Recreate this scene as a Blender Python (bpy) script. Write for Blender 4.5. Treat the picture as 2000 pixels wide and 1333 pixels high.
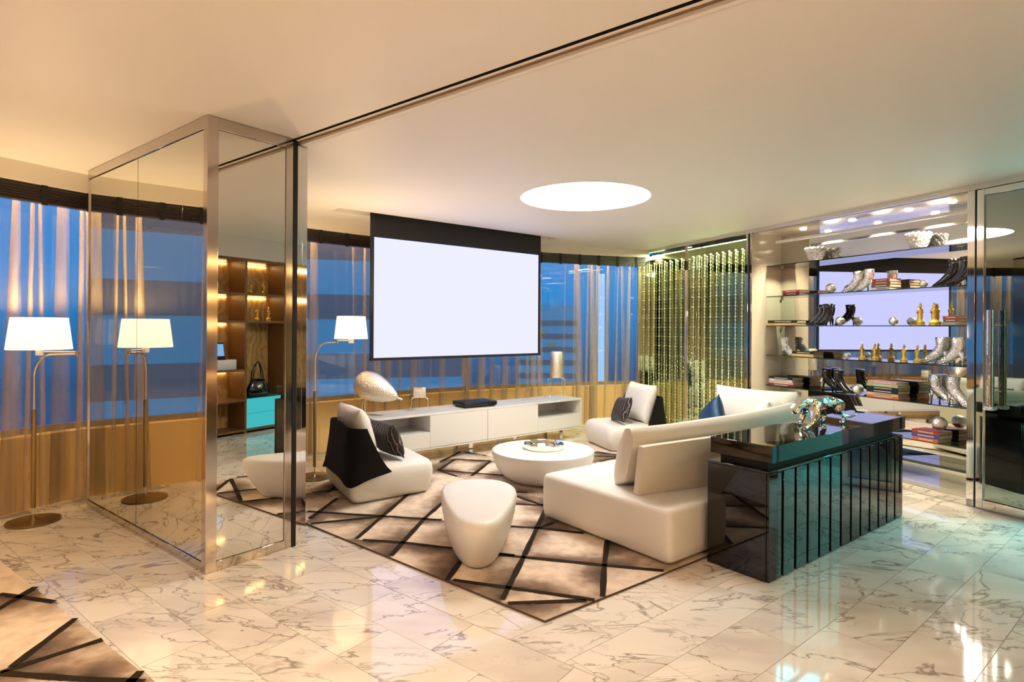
import bpy, bmesh, math, random
from mathutils import Vector, Matrix
random.seed(7)
for o in list(bpy.data.objects): bpy.data.objects.remove(o)
SC = bpy.context.scene
COL = SC.collection
R = math.radians

# ------------------------------------------------------------------ camera
FPX, HC, PHI, CYP = 1140.0, 1.40, 0.006, 640.0
cam_d = bpy.data.cameras.new('camera'); cam = bpy.data.objects.new('camera', cam_d); COL.objects.link(cam)
cam_d.sensor_width = 36; cam_d.lens = FPX / 2000 * 36
cam_d.shift_y = -(666.5 - CYP) / 2000
cam_d.clip_start = 0.05; cam_d.clip_end = 2000
cam.matrix_world = Matrix.Translation((0, 0, HC)) @ Matrix(((math.cos(PHI), -math.sin(PHI), 0, 0), (0, 0, -1, 0), (math.sin(PHI), math.cos(PHI), 0, 0), (0, 0, 0, 1)))
SC.camera = cam
# ------------------------------------------------------------------ world, exposure
SC.view_settings.view_transform = 'Standard'; SC.view_settings.look = 'None'
SC.view_settings.exposure = 1.2; SC.view_settings.gamma = 1.0
SC.view_settings.use_curve_mapping = False
SC.cycles.max_bounces = 6; SC.cycles.diffuse_bounces = 3; SC.cycles.glossy_bounces = 5; SC.cycles.transmission_bounces = 4; SC.cycles.transparent_max_bounces = 10
SC.cycles.caustics_reflective = False; SC.cycles.caustics_refractive = False
W = bpy.data.worlds.new('dusk_sky'); SC.world = W; W.use_nodes = True
nt = W.node_tree; nt.nodes.clear()
wo = nt.nodes.new('ShaderNodeOutputWorld'); bg = nt.nodes.new('ShaderNodeBackground')
tc = nt.nodes.new('ShaderNodeTexCoord'); sp = nt.nodes.new('ShaderNodeSeparateXYZ'); cr = nt.nodes.new('ShaderNodeValToRGB')
mr = nt.nodes.new('ShaderNodeMapRange'); mr.inputs[1].default_value = -0.2; mr.inputs[2].default_value = 0.6
nt.links.new(tc.outputs['Generated'], sp.inputs[0]); nt.links.new(sp.outputs[2], mr.inputs[0]); nt.links.new(mr.outputs[0], cr.inputs[0])
cr.color_ramp.elements[0].position = 0.15; cr.color_ramp.elements[0].color = (0.012, 0.05, 0.13, 1)
cr.color_ramp.elements[1].position = 1.0; cr.color_ramp.elements[1].color = (0.0, 0.10, 0.36, 1)
e = cr.color_ramp.elements.new(0.32); e.color = (0.0, 0.15, 0.40, 1)
nt.links.new(cr.outputs[0], bg.inputs[0]); bg.inputs[1].default_value = 0.80
nt.links.new(bg.outputs[0], wo.inputs[0])

# light strengths (each lamp's own light stays in its builder)
L_DISC = 11.5; L_SCREEN = (0.375, 0.38, 0.68); L_FLOORLAMP = 22.0; L_DOWNFILL = 92.0; L_NICHE = 42.0; L_CYAN = 0.45; L_FILLWASH = 11.0

# ------------------------------------------------------------------ helpers
def ray(px, py):
    r = Vector((math.cos(PHI), 0, math.sin(PHI))); u = Vector((-math.sin(PHI), 0, math.cos(PHI)))
    return Vector((0, 1, 0)) * FPX + r * (px - 1000) + u * (CYP - py)
CAM = Vector((0, 0, HC))
def pz(px, py, z=0.0):                      # where a pixel's line of sight meets the height z
    d = ray(px, py); return CAM + d * ((z - HC) / d.z)
def pl(px, py, P, n):                       # ... meets a plane
    d = ray(px, py); return CAM + d * ((P - CAM).dot(n) / d.dot(n))

def tag(o, label=None, cat=None, group=None, kind=None):
    if label: o['label'] = label
    if cat: o['category'] = cat
    if group: o['group'] = group
    if kind: o['kind'] = kind
    return o
def thing(name, label, cat, loc=(0, 0, 0), rz=0.0, group=None):
    o = bpy.data.objects.new(name, None); COL.objects.link(o); o.empty_display_size = 0.1
    o.location = loc; o.rotation_euler = (0, 0, rz)
    return tag(o, label, cat, group)
def place(me_ob, parent):
    if parent is not None: me_ob.parent = parent
    return me_ob
def dup(root, loc=None, rz=None, label=None, group=None):
    r = root.copy(); COL.objects.link(r)
    if loc is not None: r.location = loc
    if rz is not None: r.rotation_euler = (0, 0, rz)
    if label: r['label'] = label
    if group: r['group'] = group
    for ch in [c for c in bpy.data.objects if c.parent == root]:
        c2 = ch.copy(); COL.objects.link(c2); c2.parent = r
        for g in [c for c in bpy.data.objects if c.parent == ch]:
            g2 = g.copy(); COL.objects.link(g2); g2.parent = c2
    return r

class MB:
    def __init__(s): s.bm = bmesh.new()
    def verts(s, pts): return [s.bm.verts.new(p) for p in pts]
    def face(s, vs):
        try: return s.bm.faces.new(vs)
        except ValueError: return None
    def box(s, x0, x1, y0, y1, z0, z1, M=None, bevel=0, seg=1):
        r = bmesh.ops.create_cube(s.bm, size=1.0)
        vs = r['verts']
        for v in vs: v.co = Vector(((x0 + x1) / 2 + v.co.x * (x1 - x0), (y0 + y1) / 2 + v.co.y * (y1 - y0), (z0 + z1) / 2 + v.co.z * (z1 - z0)))
        if bevel:
            es = list({e for v in vs for e in v.link_edges})
            rr = bmesh.ops.bevel(s.bm, geom=es, offset=bevel, segments=seg, affect='EDGES', profile=0.5)
            vs = [v for v in rr['verts']]
        if M is not None:
            for v in set(vs): v.co = M @ v.co
        return s
    def prism(s, poly, z0, z1, bevel=0, seg=1, M=None):
        n = len(poly)
        a = s.verts([(p[0], p[1], z0) for p in poly]); b = s.verts([(p[0], p[1], z1) for p in poly])
        fs = [s.face(a[::-1]), s.face(b)] + [s.face([a[i], a[(i + 1) % n], b[(i + 1) % n], b[i]]) for i in range(n)]
        vs = a + b
        if bevel:
            es = list({e for f in fs if f for e in f.edges})
            rr = bmesh.ops.bevel(s.bm, geom=es, offset=bevel, segments=seg, affect='EDGES', profile=0.5)
            vs = rr['verts']
        if M is not None:
            for v in set(vs): v.co = M @ v.co
        return s
    def loft(s, rings, closed=True, cap=True):
        rv = [s.verts(r) for r in rings]
        n = len(rv[0])
        for i in range(len(rv) - 1):
            for j in range(n if closed else n - 1):
                s.face([rv[i][j], rv[i][(j + 1) % n], rv[i + 1][(j + 1) % n], rv[i + 1][j]])
        if cap and closed:
            s.face(rv[0][::-1]); s.face(rv[-1])
        return s
    def lathe(s, prof, n=24, M=None, cap=True):
        rings = []
        for (r, z) in prof:
            rings.append([((M @ Vector((r * math.cos(2 * math.pi * k / n), r * math.sin(2 * math.pi * k / n), z))) if M else Vector((r * math.cos(2 * math.pi * k / n), r * math.sin(2 * math.pi * k / n), z))) for k in range(n)])
        return s.loft(rings, True, cap)
    def tube(s, path, rad, n=8, cap=True):
        path = [Vector(p) for p in path]
        rings = []
        ref = Vector((0.13, 0.27, 0.95)).normalized()
        for i, p in enumerate(path):
            t = (path[min(i + 1, len(path) - 1)] - path[max(i - 1, 0)]).normalized()
            a = t.cross(ref)
            if a.length < 0.05: a = t.cross(Vector((1, 0, 0)))
            a.normalize(); b = t.cross(a).normalized()
            rr = rad[i] if isinstance(rad, (list, tuple)) else rad
            rings.append([p + (a * math.cos(2 * math.pi * k / n) + b * math.sin(2 * math.pi * k / n)) * rr for k in range(n)])
        return s.loft(rings, True, cap)
    def ico(s, c, r, sub=2, scale=(1, 1, 1)):
        bmesh.ops.create_icosphere(s.bm, subdivisions=sub, radius=r, matrix=Matrix.Translation(c) @ Matrix.Diagonal((*scale, 1)))
        return s
    def build(s, name, mat, parent=None, smooth=False, angle=None):
        bmesh.ops.recalc_face_normals(s.bm, faces=s.bm.faces[:])
        me = bpy.data.meshes.new(name); s.bm.to_mesh(me); s.bm.free()
        ob = bpy.data.objects.new(name, me); COL.objects.link(ob)
        me.materials.append(mat)
        if smooth:
            for p in me.polygons: p.use_smooth = True
            if angle is not None: me.set_sharp_from_angle(angle=R(angle))
        return place(ob, parent)
def B(name, mat, x0, x1, y0, y1, z0, z1, parent=None, bevel=0, seg=1):
    return MB().box(x0, x1, y0, y1, z0, z1, None, bevel, seg).build(name, mat, parent, smooth=bevel > 0, angle=40)

# ------------------------------------------------------------------ materials
MATS = {}
def newmat(name):
    m = bpy.data.materials.new(name); m.use_nodes = True; MATS[name] = m
    m.node_tree.nodes.clear(); return m, m.node_tree
def node(nt, t, **k):
    n = nt.nodes.new(t)
    for a, v in k.items():
        if a in ('operation', 'blend_type', 'data_type', 'attribute_name', 'wave_type', 'bands_direction', 'feature', 'noise_dimensions', 'distance'): setattr(n, a, v)
    return n
def principled(name, col, rough=0.5, metal=0.0, spec=0.5, coat=0.0, noise=None, bump=None, emit=None, estr=0.0, sheen=0.0, trans=0.0, ior=1.45, alpha=1.0, rnoise=None):
    m, nt = newmat(name)
    out = nt.nodes.new('ShaderNodeOutputMaterial'); p = nt.nodes.new('ShaderNodeBsdfPrincipled')
    nt.links.new(p.outputs[0], out.inputs[0])
    p.inputs['Base Color'].default_value = (*col, 1); p.inputs['Roughness'].default_value = rough
    p.inputs['Metallic'].default_value = metal; p.inputs['Specular IOR Level'].default_value = spec
    p.inputs['Coat Weight'].default_value = coat; p.inputs['Coat Roughness'].default_value = 0.03
    p.inputs['Sheen Weight'].default_value = sheen; p.inputs['Transmission Weight'].default_value = trans
    p.inputs['IOR'].default_value = ior; p.inputs['Alpha'].default_value = alpha
    tcn = nt.nodes.new('ShaderNodeTexCoord')
    if noise:   # (scale, amount, second colour)
        n = nt.nodes.new('ShaderNodeTexNoise'); n.inputs['Scale'].default_value = noise[0]; n.inputs['Detail'].default_value = 2
        nt.links.new(tcn.outputs['Object'], n.inputs['Vector'])
        mx = nt.nodes.new('ShaderNodeMix'); mx.data_type = 'RGBA'
        mx.inputs[6].default_value = (*col, 1); mx.inputs[7].default_value = (*noise[2], 1)
        ma = nt.nodes.new('ShaderNodeMath'); ma.operation = 'MULTIPLY'; ma.inputs[1].default_value = noise[1]
        nt.links.new(n.outputs[0], ma.inputs[0]); nt.links.new(ma.outputs[0], mx.inputs[0]); nt.links.new(mx.outputs[2], p.inputs['Base Color'])
    if bump:    # (scale, strength, distance)
        n = nt.nodes.new('ShaderNodeTexNoise'); n.inputs['Scale'].default_value = bump[0]; n.inputs['Detail'].default_value = 2
        nt.links.new(tcn.outputs['Object'], n.inputs['Vector'])
        b = nt.nodes.new('ShaderNodeBump'); b.inputs['Strength'].default_value = bump[1]; b.inputs['Distance'].default_value = bump[2]
        nt.links.new(n.outputs[0], b.inputs['Height']); nt.links.new(b.outputs[0], p.inputs['Normal'])
    if emit:
        p.inputs['Emission Color'].default_value = (*emit, 1); p.inputs['Emission Strength'].default_value = estr
    return m
def emission(name, col, s):
    m, nt = newmat(name); out = nt.nodes.new('ShaderNodeOutputMaterial'); e = nt.nodes.new('ShaderNodeEmission')
    e.inputs[0].default_value = (*col, 1); e.inputs[1].default_value = s; nt.links.new(e.outputs[0], out.inputs[0]); return m
def thin_glass(name, tint, ior=1.5, gloss=1.0):
    m, nt = newmat(name); out = nt.nodes.new('ShaderNodeOutputMaterial')
    t = nt.nodes.new('ShaderNodeBsdfTransparent'); t.inputs[0].default_value = (*tint, 1)
    g = nt.nodes.new('ShaderNodeBsdfGlossy'); g.inputs[1].default_value = 0.01; g.inputs[0].default_value = (gloss, gloss, gloss, 1)
    f = nt.nodes.new('ShaderNodeFresnel'); f.inputs[0].default_value = ior
    mx = nt.nodes.new('ShaderNodeMixShader'); nt.links.new(f.outputs[0], mx.inputs[0]); nt.links.new(t.outputs[0], mx.inputs[1]); nt.links.new(g.outputs[0], mx.inputs[2])
    nt.links.new(mx.outputs[0], out.inputs[0]); return m
def sheer(name, col, dens):
    m, nt = newmat(name); out = nt.nodes.new('ShaderNodeOutputMaterial')
    t = nt.nodes.new('ShaderNodeBsdfTransparent'); d = nt.nodes.new('ShaderNodeBsdfDiffuse'); tl = nt.nodes.new('ShaderNodeBsdfTranslucent')
    d.inputs[0].default_value = (*col, 1); tl.inputs[0].default_value = (*col, 1)
    tcn = nt.nodes.new('ShaderNodeTexCoord'); n = nt.nodes.new('ShaderNodeTexNoise'); n.inputs['Scale'].default_value = 9
    mp = nt.nodes.new('ShaderNodeMapping'); mp.inputs['Scale'].default_value = (1, 1, 0.05)
    nt.links.new(tcn.outputs['Object'], mp.inputs[0]); nt.links.new(mp.outputs[0], n.inputs['Vector'])
    ma = nt.nodes.new('ShaderNodeMapRange'); ma.inputs[3].default_value = dens * 0.75; ma.inputs[4].default_value = dens * 1.25
    nt.links.new(n.outputs[0], ma.inputs[0])
    ga = nt.nodes.new('ShaderNodeAttribute'); ga.attribute_name = 'gather'
    gm = nt.nodes.new('ShaderNodeMath'); gm.operation = 'MULTIPLY_ADD'; gm.inputs[1].default_value = 0.24; nt.links.new(ga.outputs['Fac'], gm.inputs[0]); nt.links.new(ma.outputs[0], gm.inputs[2])
    a = nt.nodes.new('ShaderNodeMixShader'); a.inputs[0].default_value = 0.5; nt.links.new(d.outputs[0], a.inputs[1]); nt.links.new(tl.outputs[0], a.inputs[2])
    mx = nt.nodes.new('ShaderNodeMixShader'); nt.links.new(gm.outputs[0], mx.inputs[0]); nt.links.new(t.outputs[0], mx.inputs[1]); nt.links.new(a.outputs[0], mx.inputs[2])
    nt.links.new(mx.outputs[0], out.inputs[0]); return m
def marble(name):
    m, nt = newmat(name); L = nt.links.new
    out = nt.nodes.new('ShaderNodeOutputMaterial'); p = nt.nodes.new('ShaderNodeBsdfPrincipled'); L(p.outputs[0], out.inputs[0])
    p.inputs['Roughness'].default_value = 0.06; p.inputs['Specular IOR Level'].default_value = 0.8
    g = nt.nodes.new('ShaderNodeNewGeometry'); oi = nt.nodes.new('ShaderNodeObjectInfo')
    off = nt.nodes.new('ShaderNodeVectorMath'); off.operation = 'SCALE'; off.inputs[0].default_value = (37, 91, 53); L(oi.outputs['Random'], off.inputs['Scale'])
    add = nt.nodes.new('ShaderNodeVectorMath'); add.operation = 'ADD'; L(g.outputs['Position'], add.inputs[0]); L(off.outputs[0], add.inputs[1])
    mp = nt.nodes.new('ShaderNodeMapping'); mp.inputs['Rotation'].default_value = (0, 0, R(18)); mp.inputs['Scale'].default_value = (0.62, 1.5, 1); L(add.outputs[0], mp.inputs[0])
    def vein(scale, det, lo, hi, dist, seed):
        n = nt.nodes.new('ShaderNodeTexNoise'); n.inputs['Scale'].default_value = scale; n.inputs['Detail'].default_value = det
        n.inputs['Distortion'].default_value = dist; n.inputs['Roughness'].default_value = 0.55
        o = nt.nodes.new('ShaderNodeVectorMath'); o.operation = 'ADD'; o.inputs[1].default_value = (seed, seed * 2, seed); L(mp.outputs[0], o.inputs[0]); L(o.outputs[0], n.inputs['Vector'])
        s = nt.nodes.new('ShaderNodeMath'); s.operation = 'SUBTRACT'; s.inputs[1].default_value = 0.5; L(n.outputs[0], s.inputs[0])
        a = nt.nodes.new('ShaderNodeMath'); a.operation = 'ABSOLUTE'; L(s.outputs[0], a.inputs[0])
        r = nt.nodes.new('ShaderNodeMapRange'); r.inputs[1].default_value = lo; r.inputs[2].default_value = hi; r.inputs[3].default_value = 1; r.inputs[4].default_value = 0; L(a.outputs[0], r.inputs[0])
        return r.outputs[0]
    v1 = vein(1.9, 5, 0.0, 0.012, 0.9, 3); v2 = vein(4.5, 4, 0.0, 0.022, 0.6, 11)
    msk = nt.nodes.new('ShaderNodeTexNoise'); msk.inputs['Scale'].default_value = 1.7; L(mp.outputs[0], msk.inputs['Vector'])
    mk = nt.nodes.new('ShaderNodeMapRange'); mk.inputs[1].default_value = 0.42; mk.inputs[2].default_value = 0.62; L(msk.outputs[0], mk.inputs[0])
    m2 = nt.nodes.new('ShaderNodeMath'); m2.operation = 'MULTIPLY'; L(v2, m2.inputs[0]); L(mk.outputs[0], m2.inputs[1])
    m3 = nt.nodes.new('ShaderNodeMath'); m3.operation = 'MULTIPLY'; m3.inputs[1].default_value = 0.6; L(m2.outputs[0], m3.inputs[0])
    m1 = nt.nodes.new('ShaderNodeMath'); m1.operation = 'MULTIPLY'; m1.inputs[1].default_value = 0.75; L(v1, m1.inputs[0])
    mm = nt.nodes.new('ShaderNodeMath'); mm.operation = 'MAXIMUM'; L(m1.outputs[0], mm.inputs[0]); L(m3.outputs[0], mm.inputs[1])
    cl = nt.nodes.new('ShaderNodeTexNoise'); cl.inputs['Scale'].default_value = 2.5; cl.inputs['Detail'].default_value = 2; L(mp.outputs[0], cl.inputs['Vector'])
    c0 = nt.nodes.new('ShaderNodeMix'); c0.data_type = 'RGBA'; c0.inputs[6].default_value = (0.83, 0.76, 0.68, 1); c0.inputs[7].default_value = (0.62, 0.54, 0.47, 1)
    cm = nt.nodes.new('ShaderNodeMapRange'); cm.inputs[1].default_value = 0.45; cm.inputs[2].default_value = 0.75; L(cl.outputs[0], cm.inputs[0]); L(cm.outputs[0], c0.inputs[0])
    c1 = nt.nodes.new('ShaderNodeMix'); c1.data_type = 'RGBA'; c1.inputs[7].default_value = (0.16, 0.115, 0.085, 1); L(c0.outputs[2], c1.inputs[6]); L(mm.outputs[0], c1.inputs[0])
    L(c1.outputs[2], p.inputs['Base Color'])
    return m
def rugmat(name):
    m, nt = newmat(name); L = nt.links.new
    out = nt.nodes.new('ShaderNodeOutputMaterial'); p = nt.nodes.new('ShaderNodeBsdfPrincipled'); L(p.outputs[0], out.inputs[0])
    p.inputs['Roughness'].default_value = 0.95; p.inputs['Specular IOR Level'].default_value = 0.1; p.inputs['Sheen Weight'].default_value = 0.15
    a = nt.nodes.new('ShaderNodeAttribute'); a.attribute_name = 'dark'
    g = nt.nodes.new('ShaderNodeNewGeometry'); n = nt.nodes.new('ShaderNodeTexNoise'); n.inputs['Scale'].default_value = 14; n.inputs['Detail'].default_value = 6; L(g.outputs['Position'], n.inputs['Vector'])
    n2 = nt.nodes.new('ShaderNodeTexNoise'); n2.inputs['Scale'].default_value = 220; L(g.outputs['Position'], n2.inputs['Vector'])
    s = nt.nodes.new('ShaderNodeMath'); s.operation = 'MULTIPLY_ADD'; s.inputs[1].default_value = 0.55; s.inputs[2].default_value = -0.24; L(n.outputs[0], s.inputs[0])
    s2 = nt.nodes.new('ShaderNodeMath'); s2.operation = 'ADD'; L(a.outputs['Fac'], s2.inputs[0]); L(s.outputs[0], s2.inputs[1])
    cr = nt.nodes.new('ShaderNodeValToRGB'); L(s2.outputs[0], cr.inputs[0])
    cr.color_ramp.elements[0].position = 0.0; cr.color_ramp.elements[0].color = (0.80, 0.64, 0.50, 1)
    cr.color_ramp.elements[1].position = 1.0; cr.color_ramp.elements[1].color = (0.020, 0.013, 0.008, 1)
    el = cr.color_ramp.elements.new(0.45); el.color = (0.26, 0.17, 0.115, 1)
    L(cr.outputs[0], p.inputs['Base Color'])
    b = nt.nodes.new('ShaderNodeBump'); b.inputs['Strength'].default_value = 0.4; b.inputs['Distance'].default_value = 0.004; L(n2.outputs[0], b.inputs['Height']); L(b.outputs[0], p.inputs['Normal'])
    return m
def wave_mat(name, base, line, scale, rough, dist=4.0, thr=0.8, coord='Object', rot=0):
    m, nt = newmat(name); L = nt.links.new
    out = nt.nodes.new('ShaderNodeOutputMaterial'); p = nt.nodes.new('ShaderNodeBsdfPrincipled'); L(p.outputs[0], out.inputs[0]); p.inputs['Roughness'].default_value = rough
    t = nt.nodes.new('ShaderNodeTexCoord'); w = nt.nodes.new('ShaderNodeTexWave'); w.inputs['Scale'].default_value = scale; w.inputs['Distortion'].default_value = dist; w.inputs['Detail'].default_value = 2; w.inputs['Detail Scale'].default_value = 1.2
    mp = nt.nodes.new('ShaderNodeMapping'); mp.inputs['Rotation'].default_value = (0, rot, rot); L(t.outputs[coord], mp.inputs[0]); L(mp.outputs[0], w.inputs['Vector'])
    r = nt.nodes.new('ShaderNodeMapRange'); r.inputs[1].default_value = thr; r.inputs[2].default_value = min(1.0, thr + 0.2); L(w.outputs['Fac'], r.inputs[0])
    mx = nt.nodes.new('ShaderNodeMix'); mx.data_type = 'RGBA'; mx.inputs[6].default_value = (*base, 1); mx.inputs[7].default_value = (*line, 1); L(r.outputs[0], mx.inputs[0]); L(mx.outputs[2], p.inputs['Base Color'])
    return m

M_FLOOR = marble('marble_polished')
M_GROUT = principled('grout', (0.38, 0.33, 0.28), 0.8)
M_CEIL = principled('ceiling_satin_paint', (0.83, 0.80, 0.76), 0.5, spec=0.3)
M_WALL = principled('wall_cream_paint', (0.80, 0.74, 0.64), 0.6)
M_SILLWALL = principled('spandrel_light_wood', (0.98, 0.68, 0.28), 0.5, noise=(3, 0.5, (0.92, 0.61, 0.24)))
M_CHROME = principled('chrome_polished', (0.78, 0.76, 0.73), 0.04, 1.0, bump=(2.5, 0.03, 0.01))
M_CHROME2 = principled('chrome_rippled', (0.82, 0.80, 0.78), 0.06, 1.0, bump=(14, 0.35, 0.01))
M_FRAME = principled('brushed_steel_frame', (0.60, 0.54, 0.48), 0.10, 1.0, bump=(3, 0.05, 0.01))
M_MIRROR = principled('mirror_silvered', (0.76, 0.76, 0.70), 0.0, 1.0)
M_MIRROR2 = principled('mirror_clear', (0.70, 0.71, 0.68), 0.0, 1.0)
M_MIRRORT = principled('mirror_grey_tint', (0.36, 0.42, 0.38), 0.0, 1.0)
M_MIRRORG = principled('mirror_green_tint', (0.50, 0.58, 0.32), 0.04, 1.0)
M_CREAMGLASS = principled('back_painted_cream_glass', (0.72, 0.66, 0.54), 0.12, spec=0.6, coat=0.5)
M_BLACK = principled('black_recess', (0.004, 0.004, 0.004), 0.6)
M_LACQ = principled('black_lacquer', (0.004, 0.004, 0.0045), 0.03, spec=0.55, coat=0.35, noise=(5, 0.3, (0.01, 0.01, 0.01)))
M_WHITE = principled('white_lacquer', (0.82, 0.80, 0.76), 0.25, spec=0.5, coat=0.3, noise=(1.5, 0.2, (0.78, 0.76, 0.72)))
M_LEATHER = principled('white_leather', (0.84, 0.80, 0.74), 0.42, spec=0.35, bump=(140, 0.06, 0.002), noise=(4, 0.25, (0.80, 0.75, 0.68)))
M_CUSH = principled('off_white_cushion', (0.86, 0.82, 0.76), 0.7, spec=0.2, bump=(9, 0.25, 0.02))
M_CUSHS = principled('cream_cushion', (0.80, 0.72, 0.60), 0.6, spec=0.25, bump=(10, 0.12, 0.02))
M_BLACKFAB = principled('black_felt', (0.008, 0.006, 0.006), 0.85, spec=0.2, bump=(300, 0.2, 0.002))
M_DARKPIL = wave_mat('dark_pillow_pale_stitching', (0.010, 0.007, 0.008), (0.40, 0.31, 0.28), 9.0, 0.6, 6.0, 0.93)
M_SEQUIN = principled('blue_black_sequin', (0.008, 0.016, 0.035), 0.25, 0.4, noise=(160, 0.7, (0.02, 0.12, 0.25)), bump=(180, 0.8, 0.004))
M_BRASS = principled('bronze_satin', (0.36, 0.26, 0.13), 0.28, 1.0, noise=(6, 0.4, (0.28, 0.20, 0.10)))
M_NICKEL = principled('nickel_satin', (0.78, 0.68, 0.54), 0.2, 1.0, noise=(6, 0.2, (0.7, 0.6, 0.46)))
M_SHEER = sheer('sheer_gold_voile', (0.96, 0.78, 0.55), 0.06)
M_WFRAME = principled('grey_window_frame', (0.30, 0.27, 0.24), 0.4, noise=(8, 0.3, (0.26, 0.23, 0.2)))
M_BLIND = principled('dark_wood_slat', (0.016, 0.009, 0.006), 0.45, noise=(30, 0.6, (0.03, 0.016, 0.009)))
M_TAPE = principled('black_ladder_tape', (0.006, 0.005, 0.005), 0.8, noise=(90, 0.4, (0.012, 0.01, 0.01)))
M_GLASS = thin_glass('window_glass', (0.93, 0.97, 1.0))
M_SHELFGLASS = thin_glass('shelf_glass', (0.93, 0.98, 0.95), 1.45)
M_GEDGE = principled('glass_edge_dark_green', (0.01, 0.03, 0.022), 0.1, coat=0.6)
M_CRYSTAL = principled('cut_crystal', (0.95, 0.95, 0.96), 0.12, 0.35, spec=0.9, bump=(45, 1.0, 0.05))
M_FACET = principled('mirrored_facets', (0.86, 0.84, 0.80), 0.05, 1.0, bump=(40, 0.3, 0.01))
M_GOLD = principled('polished_gold', (0.85, 0.58, 0.12), 0.12, 1.0, bump=(60, 0.5, 0.008))
M_SILVERBOOT = principled('silver_sequin', (0.86, 0.86, 0.88), 0.10, 1.0, bump=(70, 0.8, 0.012))
M_BLACKBOOT = principled('black_patent', (0.006, 0.005, 0.006), 0.12, spec=0.7, coat=0.6, bump=(35, 0.3, 0.006))
M_HAMMER = principled('hammered_silver', (0.88, 0.80, 0.68), 0.42, 1.0, bump=(70, 0.7, 0.01))
M_SCREENFAB = principled('black_screen_fabric', (0.010, 0.009, 0.012), 0.8, bump=(200, 0.1, 0.001))
M_TABLETOP = principled('pale_green_glass_top', (0.80, 0.90, 0.72), 0.12, spec=0.3, coat=0.0, noise=(2, 0.2, (0.82, 0.90, 0.76)))
M_BURL = wave_mat('burl_veneer', (0.64, 0.38, 0.13), (0.48, 0.26, 0.07), 3.0, 0.3, 14.0, 0.45)
M_WOODEDGE = principled('brown_wood_edge', (0.22, 0.11, 0.04), 0.4, noise=(12, 0.5, (0.16, 0.075, 0.025)))
M_PHONE = principled('black_plastic', (0.01, 0.01, 0.012), 0.3, noise=(40, 0.3, (0.015, 0.015, 0.018)))
M_PHONESCREEN = emission('phone_screen_glow', (0.15, 0.32, 0.6), 0.8)
M_TRACK = principled('bronze_anodised', (0.30, 0.20, 0.12), 0.4, 0.6, noise=(20, 0.2, (0.26, 0.17, 0.10)))
M_RUG = rugmat('patterned_pile')

# ------------------------------------------------------------------ layout constants
ZC, ZL = 2.588, 2.555                     # corridor ceiling, lounge ceiling
CC = Vector((3.99, 0.35, 0)); RC = 8.53   # centre and radius of the round glass front
def arc(r, deg, z=0.0): return Vector((CC.x + r * math.cos(R(deg)), CC.y + r * math.sin(R(deg)), z))
AX = Vector((0.788, -0.615, 0)); NX = Vector((0.615, 0.788, 0)); CTRK = 2.06   # ceiling track: direction, normal, offset
def trk(s, c=0.0): return AX * s + NX * (CTRK + c)
A0, A1 = 103.7, 206.0                     # window arc
P_BACK = arc(RC + 0.2, A1)

# ------------------------------------------------------------------ structure: floor with tiles
def clip(poly, n, c, keep_less=True):
    out = []
    for i in range(len(poly)):
        a, b = poly[i], poly[(i + 1) % len(poly)]
        da, db = a[0] * n.x + a[1] * n.y - c, b[0] * n.x + b[1] * n.y - c
        if not keep_less: da, db = -da, -db
        if da <= 0: out.append(a)
        if (da < 0) != (db < 0) and abs(da - db) > 1e-9:
            t = da / (da - db); out.append((a[0] + (b[0] - a[0]) * t, a[1] + (b[1] - a[1]) * t))
    return out
room_poly = [arc(RC + 0.14, A0 + (A1 - A0) * k / 40) for k in range(41)] + [Vector((5.4, -3.4, 0)), Vector((5.4, 4.4, 0)), Vector((4.5, 5.2, 0)), Vector((2.6, 9.4, 0))]
floor = tag(MB().prism([(p.x, p.y) for p in room_poly], -0.12, -0.003).build('floor', M_GROUT), 'polished white marble tile floor with dark grey veins', None, None, 'structure')
def in_room(x, y):
    ok = math.hypot(x - CC.x, y - CC.y) < RC + 0.1 and x < 5.1 and y > -3.2
    t = (x - 3.658) * 0.924 + (y - 4.638) * 0.383
    return ok and t < 0.5
tiles = []
def tile_zone(ux, uy, len_t, wid, a_ph, b_ph, less):
    u = Vector((ux, uy, 0)); v = Vector((-uy, ux, 0))
    for j in range(-40, 60):
        for i in range(-30, 40):
            a0 = a_ph + i * len_t + (len_t / 2 if j % 2 else 0); b0 = b_ph + j * wid
            g = 0.0014
            q = [u * (a0 + g) + v * (b0 + g), u * (a0 + len_t - g) + v * (b0 + g), u * (a0 + len_t - g) + v * (b0 + wid - g), u * (a0 + g) + v * (b0 + wid - g)]
            c = (q[0] + q[2]) / 2
            if not in_room(c.x, c.y) or c.y < -0.6: continue
            p = clip([(k.x, k.y) for k in q], NX, CTRK - g if less else CTRK + g, less)
            if len(p) >= 3: tiles.append((c, p))
tile_zone(AX.x, AX.y, 0.556, 0.278, 0.12, CTRK - 0.278 * 30, True)
tile_zone(0.774, 0.633, 0.56, 0.28, 0.36, 1.187, False)
def visible(c):
    if c.y < 1.6: return False
    x = 1000 + FPX * c.x / c.y
    return -150 < x < 2150
vis = sorted([t for t in tiles if visible(t[0])], key=lambda t: t[0].length)
rest = MB(); n_t = 0
for t in tiles:
    t_near = t in vis[:290]
    if t_near:
        cx, cy = t[0].x, t[0].y
        ob = MB().prism([(p[0] - cx, p[1] - cy) for p in t[1]], -0.02, 0.0).build('tile', M_FLOOR, floor); ob.location = (cx, cy, 0)
    else: rest.prism(t[1], -0.02, 0.0)
tag(rest.build('tile_field', M_FLOOR, floor), None, None, None, 'stuff')

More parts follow.
